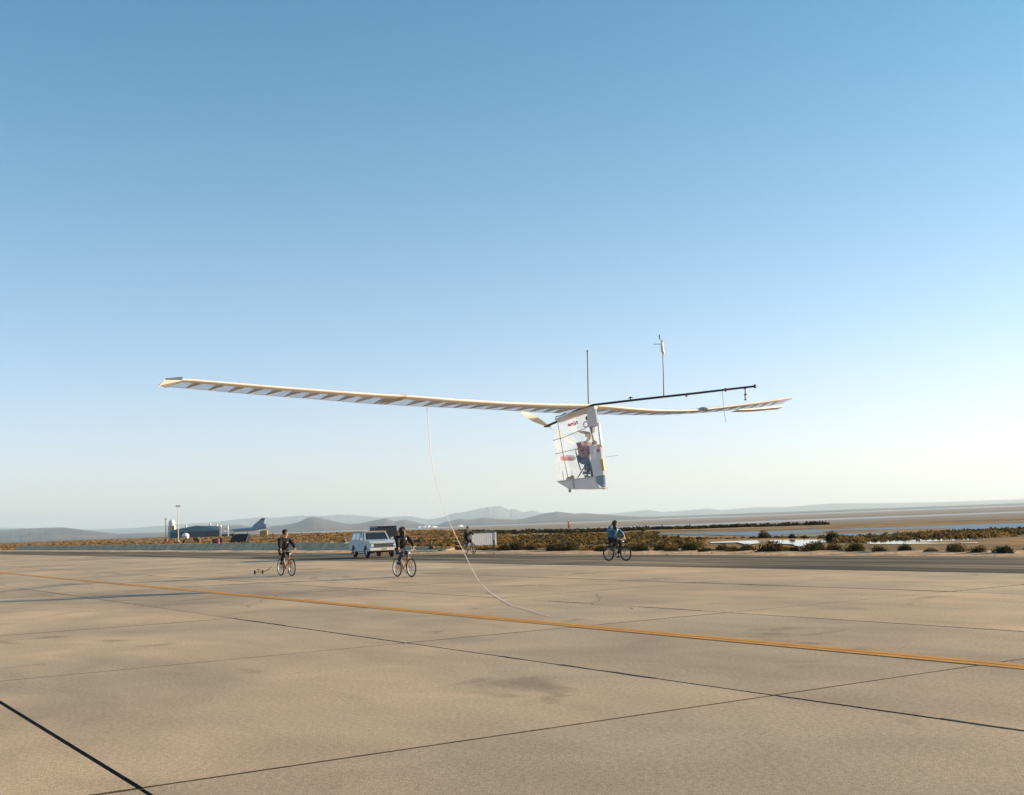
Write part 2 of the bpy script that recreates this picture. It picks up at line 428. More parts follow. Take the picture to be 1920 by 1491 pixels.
# taxi line: two coats with a worn gap between them
for c0, c1 in ((11.74, 11.90), (11.925, 12.09)):
    strip('taxi_line', c0, c1, -420, 60, .007, M['line'], 20)
strip('edge_line', 27.62, 27.7, -420, 60, -.008, M['line'], 20)

# ------------------------------------------------------------------ water
def pond(name, pts, m, z=.02):
    mb = MB(); P = [G(x, y, z) for x, y in pts]; Q = []
    for i in range(len(P)):
        a, b = P[i], P[(i + 1) % len(P)]
        k = 8
        for j in range(k):
            p = a.lerp(b, j / k); d = (b - a).length
            q = noise.noise_vector(p * .35) * min(1.2, d * .06); Q.append(V((p.x + q.x, p.y + q.y, z)))
    mb.add(Q, [tuple(range(len(Q)))]); return tag(mb.build(name, m), kind='structure')
def pond_ok(pts, m, name='pond_water'): return pond(name, pts, m)
pond_ok([(1235, 1002), (1330, 1003), (1420, 1005), (1560, 1006.5), (1960, 992), (1960, 979), (1560, 992.5), (1420, 996.5), (1300, 999), (1235, 1000.5)], M['ripple'], 'pond_water')
pond_ok([(1322, 1015), (1345, 1012.5), (1425, 1012.5), (1428, 1018), (1405, 1021), (1385, 1017), (1340, 1018)], M['still'], 'puddle_water')
pond_ok([(1446, 1013), (1480, 1012), (1540, 1012), (1560, 1016), (1512, 1020), (1500, 1026), (1478, 1020), (1450, 1019)], M['still'], 'puddle_water')
pond_ok([(1262, 1021), (1275, 1018), (1290, 1021), (1272, 1025)], M['still'], 'puddle_water')
pond_ok([(1600, 1012), (1700, 1008), (1840, 1009), (1830, 1018), (1700, 1020), (1640, 1020)], M['still'], 'puddle_water')

# ------------------------------------------------------------------ hills
def hills(name, ridge, Y, depth, mb_m, rough, seed, base_z=-13, crag=.03):
    mb = MB(); xs = []; x = ridge[0][0]
    while x <= ridge[-1][0]: xs.append(x); x += 3.0
    rows = [0, .12, .25, .38, .5, .62, .74, .85, .93, 1.0, 1.1, 1.3, 1.7, 2.2]
    vs = []; n = len(xs)
    for r in rows:
        y = Y + (r - 1) * depth
        for x in xs:
            top = atY(x, interp(x, ridge), Y)
            X = top.x * (y / Y)
            H = max(top.z, 0) - base_z
            prof = math.sin(min(1, r) * math.pi / 2) ** 1.5 if r <= 1 else max(0, 1 - (r - 1) * .8)
            f = 1 - abs(r - 1) * 0
            nz = noise.fractal(V((X / rough, y / rough * .6, seed)), .8, 2.1, 6) * H * .5 * (1 - prof) * prof * 3.2
            nz += (noise.noise(V((x * .21, seed, 0))) + .6 * noise.noise(V((x * .53, seed, 3)))) * H * crag * (1 if r == 1 else .6)
            z = base_z + H * prof + nz
            if H < 6: z = base_z
            vs.append((X, y, max(z, base_z)))
    fs = [(i * n + j, i * n + j + 1, (i + 1) * n + j + 1, (i + 1) * n + j) for i in range(len(rows) - 1) for j in range(n - 1)]
    mb.add(vs, fs); return tag(mb.build(name, mb_m, smooth=True), kind='structure')
L1 = [(-400, 993), (0, 990), (150, 994), (250, 990), (326, 984), (398, 980), (446, 974), (482, 971), (517, 971), (563, 967), (600, 968), (642, 964.6), (675, 967), (715, 971), (738, 969), (769, 968), (802, 974), (820, 972), (839, 968), (853, 962), (870, 961), (878, 958.5), (893, 955.5), (899, 953.2), (905, 953.8), (915, 950.5), (922, 951.8), (930, 949.2), (941, 949.6), (947, 953.5), (957, 957), (963, 954), (967, 955), (975, 959.5), (983, 961), (991, 958.8), (1000, 957.5), (1008, 960), (1020, 962), (1037, 965), (1080, 968), (1120, 965), (1167, 961), (1217, 956), (1240, 960), (1284, 957.4), (1328, 954), (1353, 956.6), (1417, 951), (1470, 951), (1559, 944), (1640, 943.5), (1740, 942), (1850, 939), (2000, 932), (2400, 918)]
L2 = [(-400, 1012), (-100, 1001), (50, 992), (120, 990), (220, 1001), (330, 998), (385, 989), (407, 985.5), (454, 985), (470, 988), (536, 985), (560, 980), (575, 973), (584, 971), (600, 971), (618, 975.6), (640, 980.5), (656, 983), (684, 981), (707, 975.6), (724, 972), (740, 978), (758, 974.7), (775, 978), (802, 984), (820, 984), (835, 979), (862, 973), (882, 974.7), (904, 971), (930, 973), (966, 974.5), (983, 972.5), (1013, 965), (1030, 963), (1043, 961), (1077, 964), (1100, 963), (1133, 965), (1163, 967), (1200, 969), (1260, 969), (1400, 964), (1600, 955), (2400, 925)]
hills('far_hills', L1, 24000, 7000, M['hill'], 1300, 1.0, crag=.065)
hills('near_hills', L2, 10500, 4200, M['hill'], 700, 5.0)
mb = MB()
for px, wd, hh in ((797, 9, 1.2), (812, 8, .3), (787, 4, .7), (804, 4, 1.5), (862, 7, .2)):
    p = atY(px, hz(px) + .0, 6200); s = 6200 / FPX
    mb.ball((p.x, p.y, -12), (wd * s, 60, (hh + 2.4) * s + 1), 14, 6)
tag(mb.build('pale_tailings_hill', M['tailings'], smooth=True), kind='structure')

# ------------------------------------------------------------------ haze
mb = MB(); mb.box((0, 16000, 265), (70000, 36000, 560))
hz_m = bpy.data.materials.new('desert haze'); hz_m.use_nodes = True; n_ = hz_m.node_tree; n_.nodes.clear()
ho = n_.nodes.new('ShaderNodeOutputMaterial'); hv = n_.nodes.new('ShaderNodeVolumePrincipled')
hv.inputs['Color'].default_value = (.74, .90, 1.0, 1); hv.inputs['Density'].default_value = 5.5e-5; hv.inputs['Anisotropy'].default_value = .25
n_.links.new(hv.outputs[0], ho.inputs['Volume'])
tag(mb.build('haze', hz_m), 'thin pale haze lying over the dry lake and hills', None, None, 'stuff')
HZ = bpy.data.objects['haze']

# ------------------------------------------------------------------ shrubs
def shrub_mesh(name, w_, d_, h_, n, leaf, seed, mats, tan=.4):
    rd = random.Random(seed); mb = MB(); lobes = []
    for k in range(rd.randint(5, 8)):
        a = rd.uniform(0, 6.28); q = rd.uniform(0, .75)
        lobes.append((V((math.cos(a) * q * w_ / 2, math.sin(a) * q * d_ / 2, 0)), rd.uniform(.35, .55) * min(w_, d_) , rd.uniform(.55, 1.0) * h_))
    for k in range(n):
        c, rr_, hh = rd.choice(lobes)
        th_ = rd.uniform(0, 6.28); ph = math.acos(rd.uniform(0.0, 1)); q = rd.uniform(.55, 1.08)
        p = c + V((rr_ * math.sin(ph) * math.cos(th_) * q, rr_ * math.sin(ph) * math.sin(th_) * q, hh * math.cos(ph) * q))
        out_ = V((math.sin(ph) * math.cos(th_), math.sin(ph) * math.sin(th_), .5 + math.cos(ph))).normalized()
        out_ = (out_ + V((rd.uniform(-.6, .6), rd.uniform(-.6, .6), rd.uniform(-.3, .6)))).normalized()
        sd = out_.orthogonal().normalized(); sd.rotate(Matrix.Rotation(rd.uniform(0, 6.28), 3, out_)); L = leaf * rd.uniform(.6, 1.5); wd = L * .33
        mb.mi = 1 if (rd.random() < tan * (.35 + .65 * p.z / h_)) else 0  # second leaf tone likelier upward; paints sunlit tops where it is the lighter one
        mb.add([p - sd * wd, p + sd * wd, p + sd * wd * .5 + out_ * L, p - sd * wd * .5 + out_ * L], [(0, 1, 2, 3)])
    me_o = mb.build(name, mats)
    me = me_o.data; bpy.data.objects.remove(me_o)
    st = MB()
    for k in range(7):
        a = rd.uniform(0, 6.28); st.tube((0, 0, -.03), (math.cos(a) * w_ * .3, math.sin(a) * d_ * .3, h_ * .7), .02, .006, 5)
    so_ = st.build('stem', M['stem']); sm = so_.data; bpy.data.objects.remove(so_)
    return me, sm
BR = [shrub_mesh('brush', 1.5, 1.3, .62, 1300, .09, 1, [M['brush_dark'], M['brush_olive']], .5),
      shrub_mesh('brush', 1.9, 1.5, .75, 1600, .10, 2, [M['brush_olive'], M['brush_dark']], .3),
      shrub_mesh('brush', 1.2, 1.1, .5, 1000, .09, 3, [M['brush_tan'], M['brush_olive']], .5),
      shrub_mesh('brush', 1.6, 1.4, .7, 1400, .09, 4, [M['brush_dark'], M['brush_tan']], .35),
      shrub_mesh('brush', 1.0, 1.0, .42, 800, .08, 5, [M['brush_tan'], M['brush_gold']], .5)]
def shrub(px, base_y, kind, wpx, label, group=None, hpx=None):
    p = G(px, base_y, 0.0); me, sm = BR[kind]
    sc = wpx * p.y / FPX / [1.5, 1.9, 1.2, 1.6, 1.0][kind] / 1.25
    hs = 1.0
    if hpx: hs = (hpx * p.y / FPX) / ([.62, .75, .5, .7, .42][kind] * 1.15 * sc)
    e = empty('saltbush', (p.x, p.y, max(th(p.x, p.y), -.03)), random.uniform(0, 6.28), label, 'shrub', group)
    e.scale = (sc * 1.22, sc * 1.1, sc * hs * 1.05)
    for nm, m_ in (('foliage', me), ('stem', sm)):
        o = bpy.data.objects.new(nm, m_); COL.objects.link(o); o.parent = e
    return e
bn = [1, 0, 0]; ORD = ['', 'first', 'second', 'third', 'fourth', 'fifth', 'sixth', 'seventh', 'eighth', 'ninth', 'tenth']; ADJ = ['dark', 'olive', 'dry tan', 'dark rounded', 'small tan']
RL = 'low dark saltbush in the row behind the sandy verge'; RG = 'saltbushes in a row along the verge'
for px, by, k, wp, hp in [(967, 1031, 0, 30, 16), (998, 1032, 1, 28, 13), (1032, 1034, 0, 26, 17), (1050, 1034, 3, 24, 13), (1071, 1033, 1, 30, 18), (1092, 1034, 4, 18, 9), (1107, 1033, 2, 26, 14), (1125, 1034, 0, 24, 14),
                          (1188, 1033, 0, 22, 12), (1203, 1034, 1, 30, 18), (1238, 1033, 3, 30, 17), (1258, 1034, 2, 22, 13), (1296, 1033, 0, 36, 20), (1325, 1035, 2, 26, 12), (1352, 1034, 3, 28, 16), (1373, 1034, 2, 26, 13), (1402, 1033, 2, 30, 17),
                          (1490, 1035, 0, 20, 13), (1608, 1034, 1, 40, 20), (1650, 1036, 3, 30, 15), (1700, 1035, 0, 34, 18), (1745, 1037, 2, 30, 13), (1788, 1036, 1, 38, 20), (1835, 1038, 3, 34, 17), (1885, 1038, 0, 36, 19)]:
    side = 'left' if px < 1152 else 'right'; far_right = px > 1449
    if far_right: bn[2] += 1; lab = '%s saltbush in the verge row, %s right of the largest bush' % (ADJ[k], ORD[bn[2]])
    elif side == 'right': bn[1] += 1; lab = '%s saltbush in the verge row, %s right of the cyclist in blue' % (ADJ[k], ORD[bn[1]])
    else: lab = '%s saltbush in the verge row, %s right of the white box' % (ADJ[k], ORD[bn[0] + 1]); bn[0] += 1
    shrub(px, by, k, wp, lab, RG, hp)
shrub(1449, 1035, 3, 56, 'largest dark rounded bush beside the verge, tan grass against its right side', None, 22)
shrub(1478, 1035, 4, 22, 'dry tan bush against the right side of the largest dark bush', None, 15)
shrub(1435, 1009, 3, 26, 'dark round bush on the strip of land between pond and bright puddles', None, 16)
shrub(1484, 1010, 0, 15, 'small dark bush on the strip between the two bright puddles', None, 10)
shrub(1479, 986, 0, 11, 'tiny dark bush alone on the far shore of the pond', None, 5)
shrub(1530, 1034, 1, 44, 'broad olive bush at the right end of the bright puddle', None, 22)
shrub(1558, 1013, 0, 32, 'tall dark bush right of the pond where the strip of land ends', None, 19)
shrub(1562, 1034, 3, 34, 'dark bush below the tall bush right of the pond', None, 20)
shrub(808, 1031, 0, 13, 'small round dark bush at the verge beside the grey post', None, 9)
shrub(789, 1012, 0, 9, 'tiny dark bush on the orange grass right of the wagon', None, 6)
shrub(854, 1030, 0, 12, 'small dark bush just left of the waving cyclist', None, 8)
shrub(910, 1033, 3, 26, 'dark bush in the shade below the white box', None, 9)
shrub(945, 1033, 0, 26, 'dark bush right of the grey post by the white box', None, 15)
shrub(581, 1026, 2, 9, 'dry tumbleweed caught against the low concrete wall', None, 8)
shrub(473, 1027, 4, 7, 'small dry weed on the low wall left of the leading cyclist', None, 4)
shrub(826, 1033, 4, 9, 'flat dry tuft on the verge right of the round dark bush', None, 4)

def scrub(name, n, region, mats, label, size, seed):
    rd = random.Random(seed); mb = MB(); k = 0; tries = 0
    while k < n and tries < n * 30:
        tries += 1
        px, py = region(rd)
        if py < hz(px) + interp(px, EDGE) + .4: continue
        p = G(px, py); c = p.dot(NR)
        if c < 42.5: continue
        if noise.noise(V((p.x * .02, p.y * .06, 3))) + .35 * noise.noise(V((p.x * .15, p.y * .15, 8))) < (rd.uniform(-.12, .14) if name == 'golden_scrub' else rd.uniform(-.2, .1)): continue
        in_w = (1320 < px < 1565 and 1010 < py < 1027) or (px > 1235 and hz(px) + 27 < py < hz(px) + 50 and py < 1008)
        if in_w: continue
        z = th(p.x, p.y); sz = size(p, rd); mb.mi = rd.choices(range(len(mats)), weights=[4, 4, 2][:len(mats)])[0]; k += 1
        for _ in range(12):
            a = rd.uniform(0, 6.28); q = rd.uniform(0, sz * .9); b = p + V((math.cos(a) * q, math.sin(a) * q, 0)); b.z = z - .02
            h_ = sz * rd.uniform(.35, .8) * (1 - .5 * q / sz); a2 = rd.uniform(0, 6.28); t = V((math.cos(a2), math.sin(a2), 0)) * sz * .22
            l = V((rd.uniform(-.3, .3), rd.uniform(-.3, .3), 1)) * h_
            mb.add([b - t, b + t, b + t * .9 + l, b - t * .5 + l * 1.1], [(0, 1, 2, 3)])
    o = mb.build(name, mats); return tag(o, label, 'scrub', None, 'stuff')
scrub('golden_scrub', 6000, lambda rd: (rd.uniform(-60, 960), hz(500) + rd.uniform(-18, 48) + 0), [M['brush_gold'], M['brush_tan'], M['brush_olive']], 'golden dry grass and scrub spread behind the low wall', lambda p, rd: rd.uniform(.2, .42) * min(1.5, .6 + p.y / 400), 11)
scrub('olive_scrub', 5600, lambda rd: (rd.uniform(780, 1980), rd.uniform(985, 1036)), [M['brush_olive'], M['brush_tan'], M['brush_dark']], 'olive and brown scrub spread between verge and dry lake', lambda p, rd: rd.uniform(.14, .36), 12)
scrub('shore_scrub', 1500, lambda rd: (lambda x: (x, hz(x) + interp(x, EDGE) + rd.uniform(.4, 3.0)))(rd.uniform(860, 1980)), [M['brush_olive'], M['brush_dark'], M['brush_dark']], 'dark scrub along the rim above the dry lake', lambda p, rd: rd.uniform(.35, .75), 13)

# stones on the verge
mb = MB(); rd = random.Random(5)
for k in range(900):
    s = rd.uniform(-90, 20); c = rd.gauss(37.6, .9)
    if c < 36.6: continue
    p = cs(c, s, -.02); r_ = rd.uniform(.02, .07)
    mb.ball(p, (r_ * 1.3, r_, r_ * .8), 5, 3)
tag(mb.build('gravel', mat('verge stones', (.36, .25, .16), .95, var=.5, scale=1.5)), 'loose stones scattered on the sandy verge', 'gravel', None, 'stuff')

# ------------------------------------------------------------------ common paints
M['steel'] = mat('grey galvanised steel', (.36, .36, .35), .45, .6, var=.2, scale=8)
M['dark'] = mat('matt black', (.018, .018, .02), .7)
M['rubber'] = mat('tyre rubber', (.015, .014, .013), .75, var=.4, scale=20)
M['white'] = mat('white paint', (.72, .71, .69), .45, var=.08, scale=3)
M['alu'] = mat('bright rim', (.72, .70, .66), .3, .5)
M['orange'] = mat('orange bicycle paint', (.40, .15, .022), .35, var=.1)
M['blackbike'] = mat('black bicycle paint', (.02, .018, .02), .3)
M['chrome'] = mat('chrome', (.75, .74, .72), .15, 1.0)
M['red'] = mat('barrel red', (.22, .035, .02), .6, var=.4, scale=3)
M['wallc'] = mat('weathered wall concrete', (.62, .45, .27), .9, col2=(.42, .30, .175), scale=.9, bump=.3)

# ------------------------------------------------------------------ low concrete wall, in panels
wall = empty('low_wall', cs(41.6, -60), 0, 'long low grey concrete wall of upright panels beyond the asphalt', 'wall')
wl = wall.location
s = -240.0; k = 0
cap_pts = []
while s < -76:
    hgt = .66 if s < -98 else max(.10, .66 - (s + 98) * .026)
    mb = MB(); a = DR; g = .03
    P0 = cs(41.6, s + g); P1 = cs(41.6, s + 3.0 - g)
    prof = [(-.35, -.05), (-.30, .02), (.12, hgt - .05), (.14, hgt), (.42, hgt), (.46, -.05)]
    mb.loft([[P0 + NR * x + V((0, 0, z)) for x, z in prof], [P1 + NR * x + V((0, 0, z)) for x, z in prof]])
    mb.build('panel', M['wallc'], wall, wl); s += 3.0
mb = MB(); mb.loft([[cs(41.9 + x, q, z) for x, z in ((0, -.05), (0, .3), (.2, .3), (.2, -.05))] for q in (-240, -98)])
mb.build('backing', M['wallc'], wall, wl)

# ------------------------------------------------------------------ far left: hangar, radome, tower, pole, parked aircraft
Yh = 560.0; sc = Yh / FPX
M['teal'] = mat('teal hangar cladding', (.055, .105, .115), .6, var=.25, scale=.2)
M['tealroof'] = mat('lighter teal roof', (.13, .20, .205), .55, var=.15, scale=.2)
def gx(px): return (px - CX) * sc
hb = V((gx(361), Yh, 0)); hang = empty('hangar', hb, 0, 'long low teal hangar with a shallow pitched roof at far left', 'hangar')
x0, x1, xa = gx(313.5), gx(409), gx(360); ev0, ev1, ap, wl_h = 3.7, 4.6, 5.4, 2.7
gz = th(hb.x, Yh)
mb = MB(); mb.prism([(x0, Yh, gz), (x1, Yh, gz), (x1, Yh, wl_h), (x0, Yh, wl_h)], (-9.7, 38, 0)); mb.build('wall', M['teal'], hang, hb)
mb = MB(); mb.prism([(x0 - .2, Yh - .3, wl_h + .01), (x1 + .2, Yh - .3, wl_h + .01), (x1 + .2, Yh + 2, ev1), (xa, Yh + 2, ap), (x0 - .2, Yh + 2, ev0)], (-9.3, 36, 0)); mb.build('roof', M['tealroof'], hang, hb)
M['tealrib'] = mat('teal door rib', (.035, .07, .08), .6)
for k in range(12):
    mb = MB(); x = x0 + (x1 - x0) * (k + .5) / 12; mb.box((x, Yh - .1, wl_h * .5), (.16, .16, wl_h - .2)); mb.build('door_rib', M['tealrib'], hang, hb)
for px, z in ((340, 5.0), (385, 5.3), (398, 5.0)):
    mb = MB(); mb.tube((gx(px), Yh + 3, z - .5), (gx(px), Yh + 3, z + .7), .42, .42, 10); mb.ball((gx(px), Yh + 3, z + .75), (.5, .5, .25), 10, 5); mb.build('roof_vent', M['white'], hang, hb)
wt = empty('storage_silo', (gx(410.5), Yh - 3, th(gx(410), Yh - 3)), 0, 'tall white cylinder standing at the right corner of the teal hangar', 'silo')
mb = MB(); mb.tube((0, 0, 0), (0, 0, 5.1), .5, .5, 14); mb.build('tank', M['white'], wt); mb = MB(); mb.ball((0, 0, 5.1), (.5, .5, .3), 14, 5); mb.build('cap', M['white'], wt)
wt = empty('pipe_rack', (gx(421), Yh - 3, th(gx(421), Yh)), 0, 'white framed rack with tanks right of the teal hangar', 'pipe rack')
mb = MB()
mb.box((0, 0, 3.4), (1.9, 1, .5)); mb.build('deck', M['white'], wt)
for x in (-.8, .8):
    mb = MB(); mb.tube((x, 0, 0), (x, 0, 3.2), .14, .14, 6); mb.build('leg', M['white'], wt)
mb = MB(); mb.tube((.7, 0, 3.6), (.7, 0, 4.9), .35, .35, 10); mb.build('tank', M['white'], wt)
for px, w_, h_, lab in ((437, 1.7, 1.4, 'small white shed between the hangar and the parked aircraft'), (445.5, .9, .9, 'smaller white cabin right of the small white shed'), (425, 3.0, .7, 'low white trailer below the pipe rack')):
    e = empty('white_shed', (gx(px), Yh - 10, th(gx(px), Yh - 10)), .2, lab, 'shed')
    mb = MB(); mb.box((0, 0, h_ / 2 + .9), (w_, 1.6, h_)); mb.build('wall', M['white'], e, bevel=.03)
    mb = MB(); mb.prism([(-w_ / 2 - .1, -.9, h_ + .9), (w_ / 2 + .1, -.9, h_ + .9), (0, -.9, h_ + 1.15)], (0, 1.8, 0)); mb.build('roof', M['steel'], e)
    mb = MB(); mb.box((0, 0, .45), (w_ * .9, 1.5, .92)); mb.build('base', M['dark'], e)
# white dome tent
xd = (342 - CX) / FPX * (Yh - 60); d = V((xd, Yh - 60, th(xd, Yh - 60))); e = empty('dome_shelter', d, 0, 'small round white dome shelter in front of the teal hangar', 'shelter')
mb = MB(); mb.ball((0, 0, .9), (1.55, 1.55, 1.3), 16, 8); mb.build('dome', M['white'], e, smooth=True); mb = MB(); mb.tube((0, 0, 0), (0, 0, .9), 1.55, 1.55, 16); mb.build('drum', M['steel'], e)
# radome tower
M['cream'] = mat('cream wall', (.62, .56, .44), .7, var=.1, scale=.3); M['ochre'] = mat('ochre panel', (.35, .22, .08), .7)
e = empty('radome_tower', (gx(317) * 1.05, Yh * 1.05, th(gx(317), Yh)), 0, 'cream tower topped with a white dome behind the left end of the hangar', 'tower')
mb = MB(); mb.box((0, 0, 3), (3.0, 3, 6.0)); mb.build('tower_wall', M['cream'], e)
mb = MB(); mb.ball((-.1, 0, 7.2), (1.6, 1.6, 1.7), 16, 10); mb.build('radome', M['white'], e, smooth=True)
mb = MB(); mb.box((1.0, -1.6, 4.0), (.9, .3, 3.4)); mb.build('louvre', M['ochre'], e)
p = G(334.5, 1017.5); e = empty('floodlight_pole', (p.x, p.y, 0), 0, 'tall thin pale light pole in front of the teal hangar', 'light pole')
sc2 = p.y / FPX
mb = MB(); mb.tube((0, 0, -.05), (0, 0, 67 * sc2), .11, .07, 8); mb.build('pole', M['cream'], e)
mb = MB(); mb.tube((0, 0, 0), (0, 0, .35), .3, .3, 10); mb.build('base', M['wallc'], e)
for x in (-.28, .28):
    mb = MB(); mb.box((x, 0, 67 * sc2 + .1), (.35, .3, .3)); mb.build('lamp', M['steel'], e)
mb = MB(); mb.box((0, 0, 67 * sc2 - .02), (.9, .08, .08)); mb.build('crossarm', M['steel'], e)
p = G(311, 1012); e = empty('utility_pole', (p.x, p.y, 0), 0, 'dark wooden pole left of the radome tower', 'pole')
mb = MB(); mb.tube((0, 0, -.1), (0, 0, 41 * p.y / FPX), .16, .11, 8); mb.build('pole', M['stem'], e)
mb = MB(); mb.box((0, 0, 38 * p.y / FPX), (1.2, .1, .1)); mb.build('crossarm', M['stem'], e)
# parked jet: fuselage runs left, tail fin at right
M['jet'] = mat('grey blue aircraft paint', (.22, .31, .40), .45, var=.15, scale=.3); M['jet2'] = mat('darker fin stripe', (.12, .13, .15), .5)
Yj = 620.0; sj = Yj / FPX
def jx(px): return (px - CX) * sj
def jz(px, py): return 1.8 + (hz(px) - py) * sj
jb = V((jx(470), Yj, 0)); jet = empty('parked_jet', jb, 0, 'large grey blue jet parked beyond the scrub, swept tail fin up', 'aircraft')
rg = []
for px, py, r_ in ((424, 995.5, .10), (428, 995.2, .5), (436, 994.8, .75), (450, 994.0, .9), (465, 993, .95), (478, 991.5, .85), (487, 990.4, .6), (493, 990, .35)):
    rg.append([(jx(px), Yj + r_ * math.cos(a), jz(px, py) + r_ * math.sin(a)) for a in [2 * math.pi * k / 12 for k in range(12)]])
mb = MB(); mb.loft(rg); mb.build('fuselage', M['jet'], jet, jb, smooth=True)
mb = MB(); mb.prism([(jx(a), Yj - .12, jz(a, b)) for a, b in ((462, 992), (470, 984.5), (484, 972.5), (491, 971.8), (488.5, 982), (493, 984), (492, 991))], (0, .24, 0)); mb.build('tail_fin', M['jet'], jet, jb)
mb = MB(); mb.prism([(jx(a), Yj - .16, jz(a, b)) for a, b in ((484, 972.5), (491.2, 971.6), (489.6, 976), (481.5, 976))], (0, .32, 0)); mb.build('fin_tip', M['jet2'], jet, jb)
for sg in (-1, 1):
    mb = MB(); mb.prism([(jx(480), Yj, jz(480, 990)), (jx(493), Yj, jz(493, 989)), (jx(497), Yj + sg * 6, jz(497, 988.5)), (jx(493), Yj + sg * 6, jz(493, 988.8))], (0, 0, .15)); mb.build('tailplane', M['jet'], jet, jb)
    mb = MB(); mb.prism([(jx(440), Yj, jz(440, 996)), (jx(462), Yj, jz(462, 996)), (jx(474), Yj + sg * 13, jz(474, 995)), (jx(468), Yj + sg * 13, jz(468, 995))], (0, 0, .25)); mb.build('wing', M['jet'], jet, jb)
for px in (432, 458):
    mb = MB(); z1 = jz(px, 995); z0 = th(jx(px), Yj); mb.tube((jx(px), Yj, z1), (jx(px), Yj, z0 + .4), .12, .12, 6); mb.ball((jx(px), Yj, z0 + .4), (.42, .2, .42), 10, 6); mb.build('landing_gear', M['dark'], jet, jb)

# barrels, cabinet, tarp-covered cart, markers behind the wall
M['green'] = mat('dark green paint', (.03, .06, .05), .6, var=.3, scale=3)
def barrel(px, by, r_, h_, m, lab, grp=None):
    p = G(px, by); e = empty('barrel', (p.x, p.y, max(0, th(p.x, p.y))), 0, lab, 'barrel', grp)
    mb = MB(); mb.tube((0, 0, -.03), (0, 0, h_), r_, r_, 14); mb.build('drum', m, e)
    for z in (.02, .5, .98):
        mb = MB(); mb.ring((0, 0, h_ * z), r_ + .005, .02, (0, 0, 1), 14, 5); mb.build('hoop', m, e)
barrel(402.5, 1022.5, .32, .9, M['dark'], 'black barrel standing left of a brown red barrel at the wall')
barrel(408, 1022.5, .32, .9, M['red'], 'brown red barrel beside the black barrel at the wall')
barrel(373, 1018, .32, .75, M['red'], 'red barrel next to the dark green cabinet')
barrel(311.5, 1019, .34, .9, M['red'], 'red barrel near the foot of the dark wooden pole')
barrel(415.5, 1018, .35, .8, M['dark'], 'lone black drum in the scrub right of the barrel pair')
barrel(345.5, 1018.5, .32, .5, M['dark'], 'short dark keg right of the pale light pole')
p = G(367, 1017); e = empty('equipment_cabinet', (p.x, p.y, 0), .2, 'dark green equipment cabinet behind the low wall', 'cabinet')
mb = MB(); mb.box((0, 0, .45), (.95, .7, .98)); mb.build('casing', M['green'], e, bevel=.03)
mb = MB(); mb.box((0, -.36, .45), (.04, .03, .8)); mb.build('door_seam', M['dark'], e); mb = MB(); mb.box((.62, 0, .5), (.14, .2, 1.05)); mb.build('vent_pipe', M['white'], e)
p = G(451, 1017.5); sq = p.y / FPX; e = empty('covered_cart', (p.x, p.y, 0), 0, 'black covered cart with slanting sides left of the leading cyclist', 'cart')
M['tarp'] = mat('black blue tarpaulin', (.012, .016, .026), .6, var=.3, scale=2)
mb = MB(); mb.prism([(-20 * sq, -.6, 0), (-14 * sq, -.6, 12.5 * sq), (-8 * sq, -.6, 14.5 * sq), (-6.5 * sq, -.6, 3 * sq), (-5 * sq, -.6, 0)], (0, 1.2, 0)); mb.build('side_flap', M['tarp'], e)
mb = MB(); mb.prism([(-5 * sq, -.9, .0), (-7.6 * sq, -.9, 14.5 * sq), (2 * sq, -.9, 15.8 * sq), (17 * sq, -.9, 14.6 * sq), (18 * sq, -.9, 12.4 * sq), (13 * sq, -.9, 2.5 * sq), (12 * sq, -.9, 0)], (0, 1.8, 0)); mb.build('tarpaulin', M['tarp'], e)
mb = MB(); mb.tube((17 * sq, -.95, 13 * sq), (12 * sq, -.95, 0), .05, .05, 6); mb.build('strut', M['steel'], e)
mb = MB(); mb.prism([(-7.6 * sq, -.95, 14.6 * sq), (17.3 * sq, -.95, 14.7 * sq), (17.3 * sq, -.95, 15.4 * sq), (2 * sq, -.95, 16.4 * sq), (-7.6 * sq, -.95, 15.2 * sq)], (0, 1.9, 0)); mb.build('roof_panel', M['dark'], e)
def marker(px, by, h_, lab, col='orange'):
    p = G(px, by); e = empty('marker_post', (p.x, p.y, 0), 0, lab, 'marker post')
    mb = MB(); mb.tube((0, 0, -.05), (0, 0, h_), .045, .035, 6); mb.build('post', M['stem'], e)
    mb = MB(); mb.box((0, -.05, h_ * .72), (.2, .03, .34)); mb.build('plate', M[col], e)
marker(511, 1016, 1.5, 'thin post with orange plate beside the leading cyclist', 'red')
marker(599, 1015, 1.4, 'thin post with rusty plate in the golden grass')
marker(492, 1003, 2.4, 'orange marker standing in the dry scrub under the jet tail')
marker(502, 1003, 2.6, 'second orange marker right of the first under the jet tail')
# orange bulk stack (tawny crate) under jet tail
p = G(495, 1004); e = empty('crate_stack', (p.x, p.y, th(p.x, p.y)), 0, 'tawny crate stack in the scrub below the jet tail', 'crate')
mb = MB(); mb.box((0, 0, .9), (3.0, 2, 1.8)); mb.build('crate', M['ochre'], e, bevel=.05)
mb = MB(); mb.box((0, 0, 1.9), (2.6, 1.6, .2)); mb.build('lid', M['ochre'], e)
